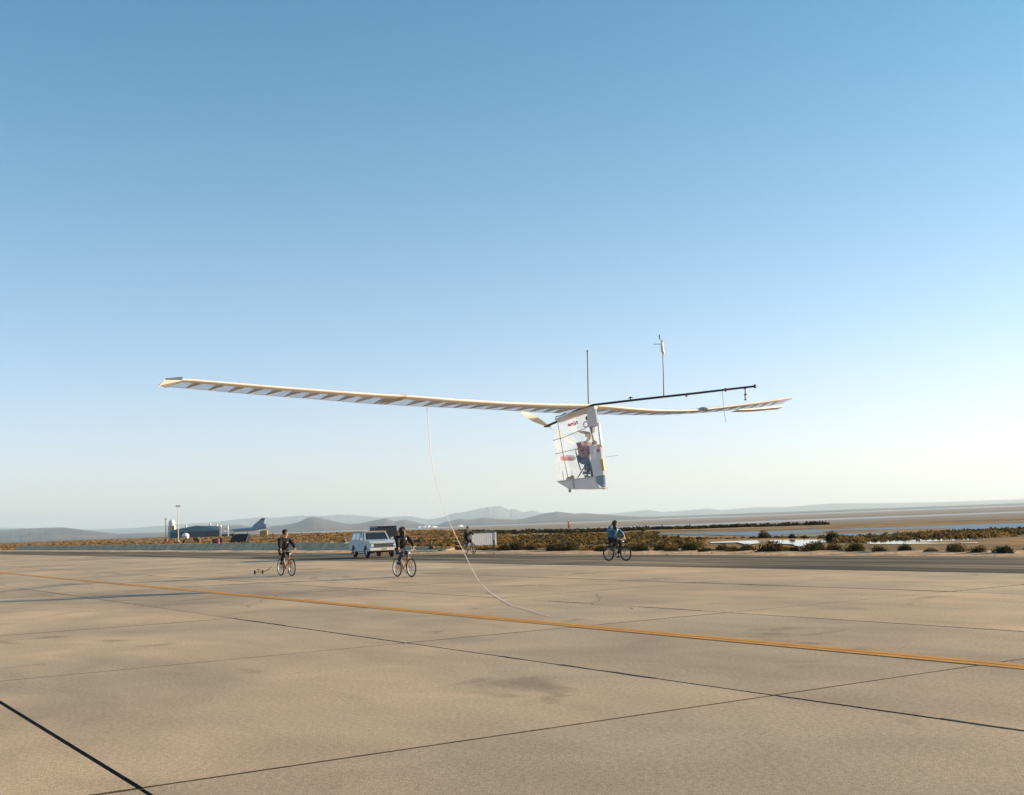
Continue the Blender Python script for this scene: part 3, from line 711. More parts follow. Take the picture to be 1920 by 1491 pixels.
# distant orange marker by the lake
p = G(1067, hz(1067) + 24.5); hh = 1.8 + (-6) * p.y / FPX
e = empty('lake_marker', (p.x, p.y, 0), 0, 'small red orange marker standing out against the dry lake', 'marker')
sp_ = p.y / FPX; M['redorange'] = mat('red orange sheet', (.75, .16, .08), .6)
mb = MB(); mb.tube((0, 0, 0), (0, 0, 21 * sp_), .03, .03, 6); mb.build('pole', M['redorange'], e)
mb = MB(); mb.tube((0, 0, 15 * sp_), (.0, 0, 21 * sp_), .10, .17, 8); mb.build('drum', M['redorange'], e)
mb = MB(); mb.prism([(-.1, -.04, 9 * sp_), (.1, -.04, 9 * sp_), (.14, -.04, 14.6 * sp_), (-.12, -.04, 14.6 * sp_)], (0, .08, 0)); mb.build('flag', M['redorange'], e)

# green netting heap left of the wagon, grey posts, blocks right of the wagon
p = G(634, 1030); sq = p.y / FPX; e = empty('net_heap', (p.x, p.y, 0), 0, 'dark green netting over a sloping rack left of the wagon', 'netting')
mb = MB(); mb.prism([(-22 * sq, -.3, 0), (-16 * sq, -.3, 6 * sq), (8 * sq, -.3, 17 * sq), (13 * sq, -.3, 18 * sq), (22 * sq, -.3, 3 * sq), (22 * sq, -.3, 0)], (0, .9, 0)); mb.build('netting', mat('green netting', (.06, .075, .055), .9, col2=(.16, .15, .11), scale=9), e)
for k in range(9):
    t = k / 8; x = (-20 + 34 * t) * sq; mb = MB(); mb.tube((x, -.36, 0), (x + .25, -.36, (6 + 11 * t) * sq), .025, .025, 5); mb.build('rod', M['green'], e)
def post(px, by, wpx, hpx, lab, m='dark'):
    p = G(px, by); sq = p.y / FPX; e = empty('bollard', (p.x, p.y, 0), 0, lab, 'bollard')
    mb = MB(); mb.tube((0, 0, -.05), (0, 0, hpx * sq), wpx * sq / 2, wpx * sq / 2 * .95, 10); mb.build('post', M[m], e)
    mb = MB(); mb.ball((0, 0, hpx * sq), (wpx * sq / 2 * .95, wpx * sq / 2 * .95, wpx * sq * .25), 10, 5); mb.build('cap', M[m], e)
post(927, 1032.5, 3.6, 19, 'dark upright post in front of the right end of the white box')
post(808, 1024, 3.4, 8, 'short grey post behind the small round bush', 'green')
p = G(778, 1019); sq = p.y / FPX; e = empty('drain_pipe', (p.x, p.y, 0), 0, 'dark pipe lying on low supports right of the wagon', 'pipe')
mb = MB(); mb.poly([(-8 * sq, 0, 2 * sq), (0, 0, 4 * sq), (8 * sq, 0, 4.5 * sq)], .11, 8); mb.build('pipe', M['green'], e)
mb = MB(); mb.ball((9 * sq, 0, 4.5 * sq), .2, 10, 6); mb.build('valve', M['dark'], e)
for x in (-5, 6):
    mb = MB(); mb.tube((x * sq, 0, 0), (x * sq, 0, 3.5 * sq), .06, .06, 6); mb.build('support', M['green'], e)

# ------------------------------------------------------------------ white storage box on legs
p = G(906, 1031); yb = p.y; sq = yb / FPX
ang = R(20)
bx = empty('storage_box', (G(908, 1031).x, yb, 0), ang, 'white ribbed storage box raised on legs behind the waving cyclist', 'storage box')
wd, dp, z0, z1 = 44.5 * sq / math.cos(ang) * .98, 1.35, 8.5 * sq, 31.5 * sq
mb = MB(); mb.box((0, dp / 2, (z0 + z1) / 2), (wd, dp, z1 - z0)); mb.build('shell', M['white'], bx)
for k in range(13):
    mb = MB(); mb.box((-wd / 2 + wd * (k + .5) / 13, -.012, (z0 + z1) / 2), (wd / 13 * .62, .03, (z1 - z0) * .94)); mb.build('rib_panel', M['white'], bx)
mb = MB(); mb.box((0, dp / 2, z1 + .03), (wd + .12, dp + .12, .07)); mb.build('lid', M['green'], bx)
mb = MB(); mb.box((wd / 2 - .03, -.035, (z0 + z1) / 2), (.12, .05, (z1 - z0))); mb.build('corner_trim', M['white'], bx)
for x in (-wd / 2 + .1, wd / 2 - .1):
    for y in (.08, dp - .08):
        mb = MB(); mb.box((x, y, z0 / 2 - .02), (.08, .08, z0 + .04)); mb.build('leg', M['steel'], bx)
mb = MB(); mb.box((-wd / 2 - .02, dp / 2, (z0 + z1) / 2), (.03, dp * .7, (z1 - z0) * .8)); mb.build('end_door', M['white'], bx)
mb = MB(); mb.box((-wd / 2 - .05, dp * .7, (z0 + z1) / 2), (.03, .04, .2)); mb.build('latch', M['dark'], bx)

# ------------------------------------------------------------------ vehicles
M['vanpaint'] = mat('pale blue grey car paint', (.47, .56, .60), .3, var=.08, scale=1.5)
M['glassdark'] = mat('dark car glass', (.02, .025, .03), .06, spec=1.0)
M['glasspale'] = mat('pale glass with painted sky reflection', (.60, .64, .68), .12, spec=1.0)  # pale base colour paints the sky's reflection into the glass
M['tan'] = mat('tan strip', (.42, .36, .24), .6)
def arch(cx, r, z0=.0, n=9, rev=False):
    return [(cx + r * math.cos(math.pi * (1 - k / (n - 1))), .36 + r * math.sin(math.pi * (1 - k / (n - 1)))) for k in range(n)]
def vehicle(name, base_p, heading, label, cat, paint, Lh=2.35, W=1.86, roof=1.68, tall=False, details=True, sc=1.0):
    e = empty(name, base_p, heading, label, cat); e.scale = (sc, sc, sc)
    wr, fa, ra = .37, 1.42, -1.38
    prof = [(-Lh, .5), (-Lh + .04, .42)] + [(ra - .47, .40)] + arch(ra, .45)[1:-1] + [(ra + .47, .40), (fa - .47, .40)] + arch(fa, .45)[1:-1] + [(fa + .47, .42), (Lh - .05, .45), (Lh, .62), (Lh, 1.0), (Lh - .12, 1.06), (1.05, 1.13), (-Lh + .03, 1.12)]
    mb = MB(); mb.prism([(x, -W / 2, z) for x, z in prof], (0, W, 0)); mb.build('body', paint, e, bevel=.0)
    # shoulders rounded slightly with a waist rail
    for sg in (-1, 1):
        mb = MB(); mb.tube((-Lh + .05, sg * (W / 2 - .005), 1.02), (Lh - .15, sg * (W / 2 - .005), .98), .028, .028, 6); mb.build('waist_rail', paint, e)
    th_ = W / 2 - .10; tw = W / 2 - .22
    xf, xr = .98, -Lh + .08; xft, xrt = .52, -Lh + .28
    if tall: xft = .8; xrt = xr + .05
    v = [(xr, -th_, 1.115), (xf, -th_, 1.115), (xf, th_, 1.115), (xr, th_, 1.115), (xrt, -tw, roof - .07), (xft, -tw, roof - .07), (xft, tw, roof - .07), (xrt, tw, roof - .07)]
    mb = MB(); mb.add(v, [(0, 1, 5, 4), (1, 2, 6, 5), (2, 3, 7, 6), (3, 0, 4, 7), (4, 5, 6, 7), (0, 3, 2, 1)]); mb.build('cabin', paint, e)
    mb = MB(); mb.loft([[(xrt - .05, -tw - .03, z), (xft + .07, -tw - .03, z), (xft + .07, tw + .03, z), (xrt - .05, tw + .03, z)] for z in (roof - .068, roof)]); mb.build('roof', M['tan'] if details else paint, e, bevel=.02)
    V_ = [V(q) for q in v]
    def quad(a, b, c, d, u0, u1, w0, w1, out_):
        def P(u, t): return (a.lerp(b, u)).lerp(d.lerp(c, u), t) + V(out_) * .012
        return [P(u0, w0), P(u1, w0), P(u1, w1), P(u0, w1)]
    for sg, (i, j, k_, l) in ((-1, (0, 1, 5, 4)), (1, (3, 2, 6, 7))):
        q = quad(V_[i], V_[j], V_[k_], V_[l], .015, .965, .03, .95, (0, sg, .1)); mb = MB(); mb.prism([p_ - V((0, sg, .1)) * .008 for p_ in q], (0, -sg * .02, 0)); mb.build('window_seal', M['dark'], e)
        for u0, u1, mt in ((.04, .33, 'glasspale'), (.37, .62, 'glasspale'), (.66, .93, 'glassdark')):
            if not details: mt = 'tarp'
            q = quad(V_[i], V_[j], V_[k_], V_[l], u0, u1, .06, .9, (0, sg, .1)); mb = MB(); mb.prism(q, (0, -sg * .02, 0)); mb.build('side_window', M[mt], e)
    q = quad(V_[1], V_[2], V_[6], V_[5], .05, .95, .06, .93, (1, 0, .3)); mb = MB(); mb.prism(q, (-.02, 0, 0)); mb.build('windscreen', M['glassdark' if details else 'tarp'], e)
    q = quad(V_[0], V_[3], V_[7], V_[4], .06, .94, .1, .9, (-1, 0, .2)); mb = MB(); mb.prism(q, (.02, 0, 0)); mb.build('rear_window', M['glassdark'], e)
    # front
    mb = MB(); mb.box((Lh + .004, 0, .79), (.03, 1.26, .22)); mb.build('grille', M['dark'], e)
    mb = MB(); mb.box((Lh + .012, 0, .915), (.05, 1.7, .05)); mb.box((Lh + .012, 0, .79), (.05, 1.25, .015)); mb.box((Lh + .012, 0, .665), (.05, 1.3, .03)); mb.build('grille_trim', M['chrome'] if details else M['dark'], e)
    for sg in (-1, 1):
        mb = MB(); mb.tube((Lh - .02, sg * .74, .80), (Lh + .035, sg * .74, .80), .105, .095, 14); mb.build('headlight', M['glasspale'] if details else M['dark'], e)
        mb = MB(); mb.ring((Lh + .03, sg * .74, .80), .11, .015, (1, 0, 0), 14, 5); mb.build('headlight_ring', M['chrome'], e)
        mb = MB(); mb.box((.86, sg * (W / 2 + .1), 1.2), (.08, .16, .14)); mb.tube((.86, sg * (W / 2 - .05), 1.12), (.86, sg * (W / 2 + .08), 1.17), .015, .015, 5); mb.build('mirror', M['chrome'], e)
        mb = MB(); mb.box((-.25, sg * (W / 2 + .005), .96), (.16, .03, .03)); mb.build('door_handle', M['chrome'], e)
        for xs in (.62, -.62):
            mb = MB(); mb.box((xs, sg * (W / 2 + .001), .76), (.012, .006, .62)); mb.build('door_seam', M['dark'], e)
    for x_, s_ in ((Lh + .08, 1), (-Lh - .08, -1)):
        mb = MB(); mb.box((x_, 0, .53), (.12, W + .02, .17)); mb.build('bumper', M['white'] if details else M['dark'], e, bevel=.03)
    for x_ in (fa, ra):
        mb = MB(); mb.tube((x_, -.7, wr), (x_, .7, wr), .05, .05, 8); mb.build('axle', M['dark'], e)
        for sg in (-1, 1):
            mb = MB(); mb.ring((x_, sg * (W / 2 - .13), wr), wr - .1, .105, (0, 1, 0), 24, 8, 1.0); t = mb.build('tyre', M['rubber'], e, smooth=True)
            mb = MB(); mb.tube((x_, sg * (W / 2 - .18), wr), (x_, sg * (W / 2 - .06), wr), .2, .17, 16); mb.ball((x_, sg * (W / 2 - .05), wr), (.08, .04, .08), 10, 5); mb.build('hub', M['white'] if details else M['dark'], e)
    mb = MB(); mb.box((0, 0, .40), (3.6, 1.3, .12)); mb.build('chassis', M['dark'], e)
    mb = MB(); mb.ball((.35, .35, 1.22), (.1, .11, .13), 10, 7); mb.build('seat_back', M['dark'], e)
    if details:
        mb = MB(); mb.tube((.1, -(W / 2 + .004), .78), (.1, -(W / 2 - .01), .78), .10, .10, 14); mb.build('door_emblem', mat('ochre emblem', (.42, .36, .2), .6), e)
        mb = MB(); mb.tube((1.15, -.6, 1.1), (1.1, -.62, 2.0), .008, .006, 5); mb.build('aerial', M['dark'], e)
        mb = MB(); mb.tube((-Lh + .2, -.6, .4), (-Lh - .25, -.75, .26), .035, .035, 6); mb.build('tailpipe', M['dark'], e)
        mb = MB(); mb.box((Lh + .147, .0, .55), (.012, .32, .1)); mb.build('number_plate', M['tan'], e)
    return e
pv = G(700, 1044.5)
vehicle('station_wagon', (pv.x, pv.y, -.012), math.atan2(-.93, .40), 'pale blue four wheel drive station wagon driving towards the camera', 'car', M['vanpaint'], sc=.93)
pv2 = G(722, 1036); M['darkpaint'] = mat('black van paint', (.02, .022, .026), .4, var=.2)
vehicle('dark_van', (pv2.x, pv2.y, -.02), math.atan2(-.95, .3), 'dark boxy van half hidden behind the pale station wagon', 'van', M['darkpaint'], roof=1.95, tall=True, details=False, Lh=2.1, sc=.95)

# ------------------------------------------------------------------ bicycles
WB, WR = 1.05, .34
def bicycle(loc, heading, label, fm, rimm, low_bar=False):
    b = empty('bicycle', loc, heading, label, 'bicycle', 'bicycles ridden beside the aircraft')
    F_, B_ = V((.58, 0, WR)), V((-.47, 0, WR))
    for c in (F_, B_):
        wh = MB(); wh.tube(c - V((0, .05, 0)), c + V((0, .05, 0)), .022, .022, 8); wo = wh.build('wheel', M['steel'], b)
        mb = MB(); mb.ring(c, WR - .022, .024, (0, 1, 0), 36, 7); mb.build('tyre', M['rubber'], wo, smooth=True)
        mb = MB(); mb.ring(c, WR - .058, .017, (0, 1, 0), 36, 6); mb.build('rim', rimm, wo, smooth=True)
        mb = MB()
        for k in range(18):
            a = 2 * math.pi * k / 18; mb.tube(c + V((0, .03 * (-1) ** k, 0)), c + V((math.cos(a), 0, math.sin(a))) * (WR - .06), .0035, .0035, 4, False)
        mb.build('spokes', M['steel'], wo)
    bb, st, hd, hl = V((-.03, 0, .29)), V((-.18, 0, .78)), V((.36, 0, .82)), V((.41, 0, .70))
    mb = MB()
    mb.tube(bb, st, .018); mb.tube(st - V((-.02, 0, .04)), hd - V((0, 0, .02)), .018); mb.tube(bb, hl, .022); mb.tube(hd, hl, .024)
    for sg in (-1, 1):
        mb.tube(bb, B_ + V((0, sg * .06, 0)), .011); mb.tube(st, B_ + V((0, sg * .06, 0)), .010)
    mb.build('frame', fm, b)
    mb = MB()
    for sg in (-1, 1): mb.poly([hl + V((0, sg * .045, 0)), V((.45, sg * .055, .58)), F_ + V((0, sg * .055, 0))], .013, 6)
    mb.box(hl + V((0, 0, 0)), (.05, .12, .03)); mb.build('fork', fm, b)
    mb = MB(); mb.tube(st, st + V((-.05, 0, .13)), .013); mb.build('seat_post', M['steel'], b)
    mb = MB(); mb.loft([[V((-.37, y * 1.0, z)) for y, z in ((-.08, .91), (.08, .91), (.07, .95), (-.07, .95))], [V((-.22, y, z)) for y, z in ((-.07, .90), (.07, .90), (.06, .94), (-.06, .94))], [V((-.10, y, z)) for y, z in ((-.02, .90), (.02, .90), (.015, .93), (-.015, .93))]]); mb.build('saddle', M['dark'], b, smooth=True)
    mb = MB(); mb.tube(hd, V((.40, 0, .97)), .014); mb.poly([(.30, -.32, 1.01), (.40, -.24, 1.0), (.43, -.08, .98), (.43, .08, .98), (.40, .24, 1.0), (.30, .32, 1.01)], .012, 6); mb.build('handlebar', M['steel'], b)
    for sg in (-1, 1):
        mb = MB(); mb.tube((.35, sg * .28, 1.005), (.26, sg * .345, 1.013), .018); mb.build('grip', M['dark'], b)
        mb = MB(); pv_ = V((-.03 + sg * .06, sg * .11, .29 - sg * .16)); mb.tube(bb + V((0, sg * .06, 0)), pv_, .012); mb.box(pv_ + V((0, sg * .05, 0)), (.1, .1, .02)); mb.build('crank', M['steel'], b)
    mb = MB(); mb.ring(bb + V((0, -.05, 0)), .09, .006, (0, 1, 0), 20, 4); mb.tube((-.03, -.05, .38), (-.47, -.05, .375), .004); mb.tube((-.03, -.05, .20), (-.47, -.05, .30), .004); mb.build('chain', M['dark'], b)
    mb = MB(); mb.box((.46, 0, .88), (.03, .07, .05)); mb.build('reflector', M['white'], b)
    return b

# ------------------------------------------------------------------ people
def skinned(name, nodes, edges, mt, parent, sub=1):
    keys = list(nodes); idx = {k: i for i, k in enumerate(keys)}
    me = bpy.data.meshes.new(name); me.from_pydata([tuple(nodes[k][0]) for k in keys], [(idx[a], idx[b]) for a, b in edges], [])
    me.materials.append(mt); o = bpy.data.objects.new(name, me); COL.objects.link(o); o.parent = parent
    md = o.modifiers.new('skin', 'SKIN'); sv = me.skin_vertices[0].data
    for i, k in enumerate(keys):
        r_ = nodes[k][1]; sv[i].radius = (r_, r_) if not isinstance(r_, tuple) else r_
        sv[i].use_root = (i == 0)
    md.use_smooth_shade = True
    ms = o.modifiers.new('sub', 'SUBSURF'); ms.levels = sub; ms.render_levels = sub
    return o
M['skin'] = mat('skin', (.48, .27, .18), .55)
M['hairblack'] = mat('dark brown hair', (.025, .015, .010), .7, var=.4, scale=30)
M['jacketblack'] = mat('black jacket cloth', (.008, .0075, .010), .85, var=.3, scale=12, bump=.4)
M['jeans'] = mat('blue denim', (.03, .055, .11), .85, var=.35, scale=12)
M['darkjeans'] = mat('dark navy trousers', (.008, .010, .018), .85, var=.3, scale=12)
M['bluejacket'] = mat('blue track jacket', (.03, .14, .26), .7, var=.2, scale=12, bump=.3)
M['greenjacket'] = mat('dark green jacket', (.03, .034, .02), .85, var=.3, scale=12)
M['plaid'] = mat('maroon plaid shirt', (.26, .085, .075), .85, col2=(.50, .38, .36), scale=22)
M['pilotjeans'] = mat('teal blue jeans', (.03, .13, .22), .8, var=.35, scale=12)
M['shoe'] = mat('dark shoe', (.02, .02, .022), .6); M['paleshoe'] = mat('pale shoe', (.6, .5, .42), .6)
M['eye'] = mat('eye', (.02, .015, .01), .2)
def person(loc, heading, label, J, cloth, trousers, shoes=('shoe', 'shoe'), hair=1, look=0.0, cap=None, group=None, sock=True, hairm='hairblack'):
    """J: joints in local space (x forward). look = head turn in radians"""
    e = empty('person', loc, heading, label, 'person', group)
    J = {k: V(v) for k, v in J.items()}
    hd, nk = J['head'], J['neck']
    rm = Matrix.Rotation(look, 3, 'Z'); fx = rm @ V((1, 0, 0)); fy = rm @ V((0, 1, 0)); up = V((0, 0, 1))
    # continuous body
    nd = {'pelvis': (J['hip'], .12), 'waist': (J['hip'].lerp(J['chest'], .5), .11), 'chest': (J['chest'], .135), 'neck': (nk, .052), 'jaw': (hd - up * .075 + fx * .015, .062), 'head': (hd, .088), 'crown': (hd + up * .07 - fx * .01, .07), 'nose': (hd + fx * .098 - up * .012, .014)}
    ed = [('pelvis', 'waist'), ('waist', 'chest'), ('chest', 'neck'), ('neck', 'jaw'), ('jaw', 'head'), ('head', 'crown'), ('head', 'nose')]
    for s in 'LR':
        nd['sh' + s] = (J['sh' + s], .052); nd['el' + s] = (J['el' + s], .04); nd['wr' + s] = (J['wr' + s], .026)
        nd['hp' + s] = (J['hp' + s], .085); nd['kn' + s] = (J['kn' + s], .058); nd['an' + s] = (J['an' + s], .038)
        ed += [('chest', 'sh' + s), ('sh' + s, 'el' + s), ('el' + s, 'wr' + s), ('pelvis', 'hp' + s), ('hp' + s, 'kn' + s), ('kn' + s, 'an' + s)]
    skinned('body', nd, ed, M['skin'], e)
    # jacket
    c = 1.0
    nj = {'waist': (J['hip'].lerp(J['chest'], .25), .145), 'hem': (J['hip'] + V((0, 0, .0)), (.175, .175)), 'mid': (J['hip'].lerp(J['chest'], .6), (.19, .19)), 'chest': (J['chest'] - up * .0, (.20, .20)), 'collar': (nk - up * .02, .075)}
    ej = [('hem', 'waist'), ('waist', 'mid'), ('mid', 'chest'), ('chest', 'collar')]
    for s in 'LR':
        nj['sh' + s] = (J['sh' + s], .098); nj['el' + s] = (J['el' + s], .08); nj['cu' + s] = (J['el' + s].lerp(J['wr' + s], .88), .052)
        ej += [('chest', 'sh' + s), ('sh' + s, 'el' + s), ('el' + s, 'cu' + s)]
    nj = {'mid': nj.pop('mid'), **nj}
    skinned('jacket', nj, ej, M[cloth], e)
    nt_ = {'pel': (J['hip'], .135)}; et = []
    for s in 'LR':
        nt_['hp' + s] = (J['hp' + s], .125); nt_['th' + s] = (J['hp' + s].lerp(J['kn' + s], .5), .11); nt_['kn' + s] = (J['kn' + s], .088); nt_['cf' + s] = (J['kn' + s].lerp(J['an' + s], .45), .08); nt_['hm' + s] = (J['kn' + s].lerp(J['an' + s], .9), .066)
        et += [('pel', 'hp' + s), ('hp' + s, 'th' + s), ('th' + s, 'kn' + s), ('kn' + s, 'cf' + s), ('cf' + s, 'hm' + s)]
    skinned('trousers', nt_, et, M[trousers], e)
    for s, sm in zip('LR', shoes):
        a = J['an' + s]; mb = MB()
        mb.loft([[a + V((x, y * w_, z)) for y, z in ((-1, -.10), (1, -.10), (.8, h_), (-.8, h_))] for x, w_, h_ in ((-.07, .035, 0.0), (.0, .045, .0), (.08, .05, -.03), (.17, .045, -.055), (.21, .02, -.075))]); mb.build('shoe', M[sm], e, smooth=True)
    # hands
    for s in 'LR':
        wv = (J['wr' + s] - J['el' + s]).normalized(); sg = 1 if s == 'L' else -1
        sd = wv.cross(up); sd = sd.normalized() if sd.length > .1 else V((0, 1, 0)); dn = wv.cross(sd).normalized() * (-1 if wv.cross(sd).z > 0 else 1)
        mb = MB(); w0 = J['wr' + s]; pc = w0 + wv * .045
        mb.loft([[w0 + wv * t + sd * x * q + dn * z for x, z in ((-.04, -.013), (.04, -.013), (.04, .013), (-.04, .013))] for t, q in ((-.01, .6), (.03, .95), (.085, 1.0))])
        for k, ln in enumerate((.068, .078, .072, .058)):
            b0 = w0 + wv * .082 + sd * (.03 - .02 * k); b1 = b0 + wv * ln * .45 + dn * .012; b2 = b1 + wv * ln * .2 + dn * ln * .4; b3 = b2 - wv * ln * .15 + dn * ln * .3
            mb.poly([b0, b1, b2, b3], [.0095, .009, .008, .007], 6)
        t0 = w0 + wv * .03 + sd * .038; mb.poly([t0, t0 + wv * .03 + sd * .02 + dn * .01, t0 + wv * .055 + sd * .012 + dn * .03], [.011, .010, .008], 6)
        mb.build('hand', M['skin'], e, smooth=True)
    # face
    for q in (-1, 1):
        mb = MB(); mb.ball(hd + fx * .083 + fy * q * .032 + up * .012, .011, 8, 5); mb.build('eye', M['eye'], e)
        mb = MB(); mb.ball(hd + fy * q * .088 - fx * .005, (.018, .010, .03), 8, 5); mb.build('ear', M['skin'], e)
    mb = MB(); mb.ball(hd + fx * .083 - up * .052, (.008, .022, .006), 8, 5, rm); mb.build('mouth', mat('lips', (.3, .1, .08), .5) if 'lips' not in bpy.data.materials else bpy.data.materials['lips'], e)
    # hair
    rd = random.Random(int(loc[0] * 100)); mb = MB()
    if hair:
        for k in range(26 if hair == 1 else 60):
            a = rd.uniform(0, 6.28); ph = rd.uniform(0, 1.35 if hair == 1 else 2.2)
            dv = rm @ V((math.sin(ph) * math.cos(a), math.sin(ph) * math.sin(a), math.cos(ph)))
            if dv.dot(fx) > .45 and dv.z < .72: continue
            r_ = .088 if hair < 3 else .10
            mb.ball(hd + V((0, 0, .03)) - fx * .015 + dv * r_, rd.uniform(.03, .045) * (1.25 if hair > 1 else 1), 7, 5)
        if hair == 3:
            for k in range(34):
                a = rd.uniform(.9, 5.4); dv = rm @ V((math.cos(a), math.sin(a), 0)); z = rd.uniform(-.22, .02)
                mb.ball(hd + dv * .095 + V((0, 0, z)), (.04, .04, .07), 7, 5)
        mb.build('hair', M[hairm], e, smooth=True)
    if cap:
        mb = MB(); mb.ball(hd + up * .035, (.108, .1, .095), 12, 7); mb.box(hd + fx * .13 + up * .045, (.1, .15, .014), rm); mb.build('cap', M[cap], e, smooth=True)
    return e
def ride(**k):
    J = dict(hip=(-.22, 0, 1.0), chest=(-.06, 0, 1.38), neck=(-.01, 0, 1.53), head=(.03, 0, 1.68),
             shL=(-.04, .19, 1.44), elL=(.13, .31, 1.22), wrL=(.25, .31, 1.06), shR=(-.04, -.19, 1.44), elR=(.13, -.31, 1.22), wrR=(.25, -.31, 1.06),
             hpL=(-.17, .1, .96), knL=(.19, .15, .83), anL=(.04, .13, .25 + .0), hpR=(-.17, -.1, .96), knR=(.24, -.15, .93), anR=(-.06, -.13, .54))
    # pedals: left crank (sg=+1) low, right crank high
    J['anL'] = (-.02, .15, .235); J['anR'] = (-.12, -.15, .555)
    J.update(k); return J
HD = DANG
STAT = [1.0]
def sized(o):
    o.scale = (STAT[0],) * 3; return o
def rideat(px, by, hd, k=1.0): 
    STAT[0] = k
    p = G(px, by); return V((p.x, p.y, 0.0)), hd
CG = 'cyclists accompanying the aircraft'
l, h = rideat(536, 1080, HD + .05, .985); sized(bicycle(l, h, 'orange bicycle with pale rims under the rider in black, leftmost in the group', M['orange'], M['alu']))
sized(person(l, h, 'leftmost cyclist in a black jacket and dark trousers looking towards the aircraft', ride(head=(.03, 0, 1.70), neck=(-.01, 0, 1.55), chest=(-.06, 0, 1.40)), 'jacketblack', 'darkjeans', ('shoe', 'shoe'), hair=2, look=.75, group=CG))
l, h = rideat(757, 1082, HD + .05, .955); sized(bicycle(l, h, 'orange bicycle with white rims and a light front tube in front of the station wagon', M['orange'], M['white']))
sized(person(l, h, 'bushy haired cyclist in a black jacket and blue jeans passing the station wagon', ride(elL=(.12, .33, 1.27), shL=(-.04, .21, 1.45)), 'jacketblack', 'jeans', ('paleshoe', 'shoe'), hair=3, look=.8, group=CG))
p2 = bpy.context.scene.objects
l, h = rideat(1156, 1052, HD + .18, .93); sized(bicycle(l, h, 'black bicycle with dark rims on the asphalt, rightmost in the group', M['blackbike'], M['blackbike']))
sized(person(l, h, 'long haired cyclist in a blue jacket with one hand raised to the hair', ride(shR=(-.05, -.19, 1.44), elR=(-.1, -.43, 1.36), wrR=(-.07, -.20, 1.60), head=(.03, 0, 1.66)), 'bluejacket', 'darkjeans', ('shoe', 'shoe'), hair=3, look=.6, group=CG))
l3, h3 = l, h
l, h = rideat(880, 1038.5, HD + .0, .88); sized(bicycle(l, h, 'bicycle with pale rims and tan frame ridden along the verge before the white box', M['orange'], M['alu']))
sized(person(l, h, 'cyclist in a dark green jacket sitting upright with a hand at the mouth', ride(shL=(-.06, .19, 1.46), elL=(.2, .27, 1.28), wrL=(.17, .10, 1.52), elR=(-.12, -.26, 1.18), wrR=(-.08, -.22, .98), chest=(-.14, 0, 1.42), neck=(-.12, 0, 1.56), head=(-.08, 0, 1.70), anL=(.25, .15, .20), knL=(.24, .13, .70)), 'greenjacket', 'darkjeans', ('shoe', 'shoe'), hair=1, look=.5, group=CG))
# jacket marks
def chestmark(person_label, pts, m):
    for o in bpy.data.objects:
        if o.get('label') == person_label:
            mb = MB()
            for c, sz, rz in pts: mb.ball(c, sz, 8, 5)
            mb.build('jacket_badge', M[m], o)
chestmark('bushy haired cyclist in a black jacket and blue jeans passing the station wagon', [((.10, .085, 1.40), (.02, .025, .05), 0)], 'white')
chestmark('leftmost cyclist in a black jacket and dark trousers looking towards the aircraft', [((.075, .05, 1.34), (.02, .05, .015), 0)], 'white')
chestmark('long haired cyclist in a blue jacket with one hand raised to the hair', [((.095, .07, 1.40), (.015, .035, .035), 0)], 'alu')
for o in list(bpy.data.objects):
    if o.get('label', '').startswith('long haired cyclist'):
        for a, b in (((-.03, .262, 1.44), (.145, .372, 1.235)), ((.145, .372, 1.235), (.235, .36, 1.09))):
            mb = MB(); mb.tube(a, b, .022, .022, 6); mb.build('sleeve_stripe', M['white'], o)

# towed two-wheel dolly
p = G(485, 1077); sq = p.y / FPX; e = empty('small_dolly', (p.x, p.y, 0), 0, 'small two wheeled dolly with an orange plate left of the leading cyclist', 'dolly')
for x in (-7.3, 7.3):
    mb = MB(); mb.ring((x * sq, 0, .09), .062, .03, (1, 0, 0), 18, 6); mb.build('wheel', M['rubber'], e, smooth=True)
mb = MB(); mb.tube((-7.3 * sq, 0, .09), (7.3 * sq, 0, .09), .014); mb.build('axle', M['orange'], e)
mb = MB(); mb.tube((0, 0, .09), (0, 0, .19), .014); mb.build('post', M['orange'], e)
mb = MB(); mb.box((0, 0, .2), (8 * sq, .12, .03)); mb.build('plate', M['orange'], e, bevel=.005)
mb = MB(); mb.poly([(7.5 * sq, 0, .09), (13 * sq, .0, .12), (19 * sq, .02, .2), (24 * sq, .05, .3)], [.012, .016, .014, .008], 6); mb.build('tow_rope', M['stem'], e)

# ------------------------------------------------------------------ the human powered aircraft
YO = 39.0
O = atY(1108, 757, YO); FX = V((.825, -.565, 0)).normalized(); UX = V((.565, .825, 0)).normalized(); ZZ = V((0, 0, 1))
def wp(px, py): return onplane(px, py, O, FX)
def pp(px, py, off=0.0): return onplane(px, py, O + UX * off, UX)
AB = V((O.x, O.y, 2.75))
air = empty('human_powered_aircraft', AB, 0, 'white human powered aircraft with a very long ribbed wing and clear pod, flying low', 'aircraft')
M['foam'] = mat('cream foam leading edge', (.80, .76, .73), .6, col2=(.72, .66, .60), scale=2)
M['rib'] = mat('balsa and foam rib', (.56, .43, .27), .7, var=.2, scale=5)
M['film'] = film('clear wing film', (.93, .90, .94), .42, .08, .08)
M['podfilm'] = film('clear pod film', (.90, .91, .93), .24, .2, .16)
M['carbon'] = mat('carbon tube', (.022, .016, .012), .35)
M['brown'] = mat('brown tube', (.17, .11, .055), .6)
M['podwhite'] = mat('white pod fairing', (.74, .72, .72), .5, var=.05, scale=3)
M['podblue'] = mat('blue grey nose fairing', (.20, .29, .38), .45)
M['yellow'] = mat('yellow tag', (.68, .40, .08), .6)
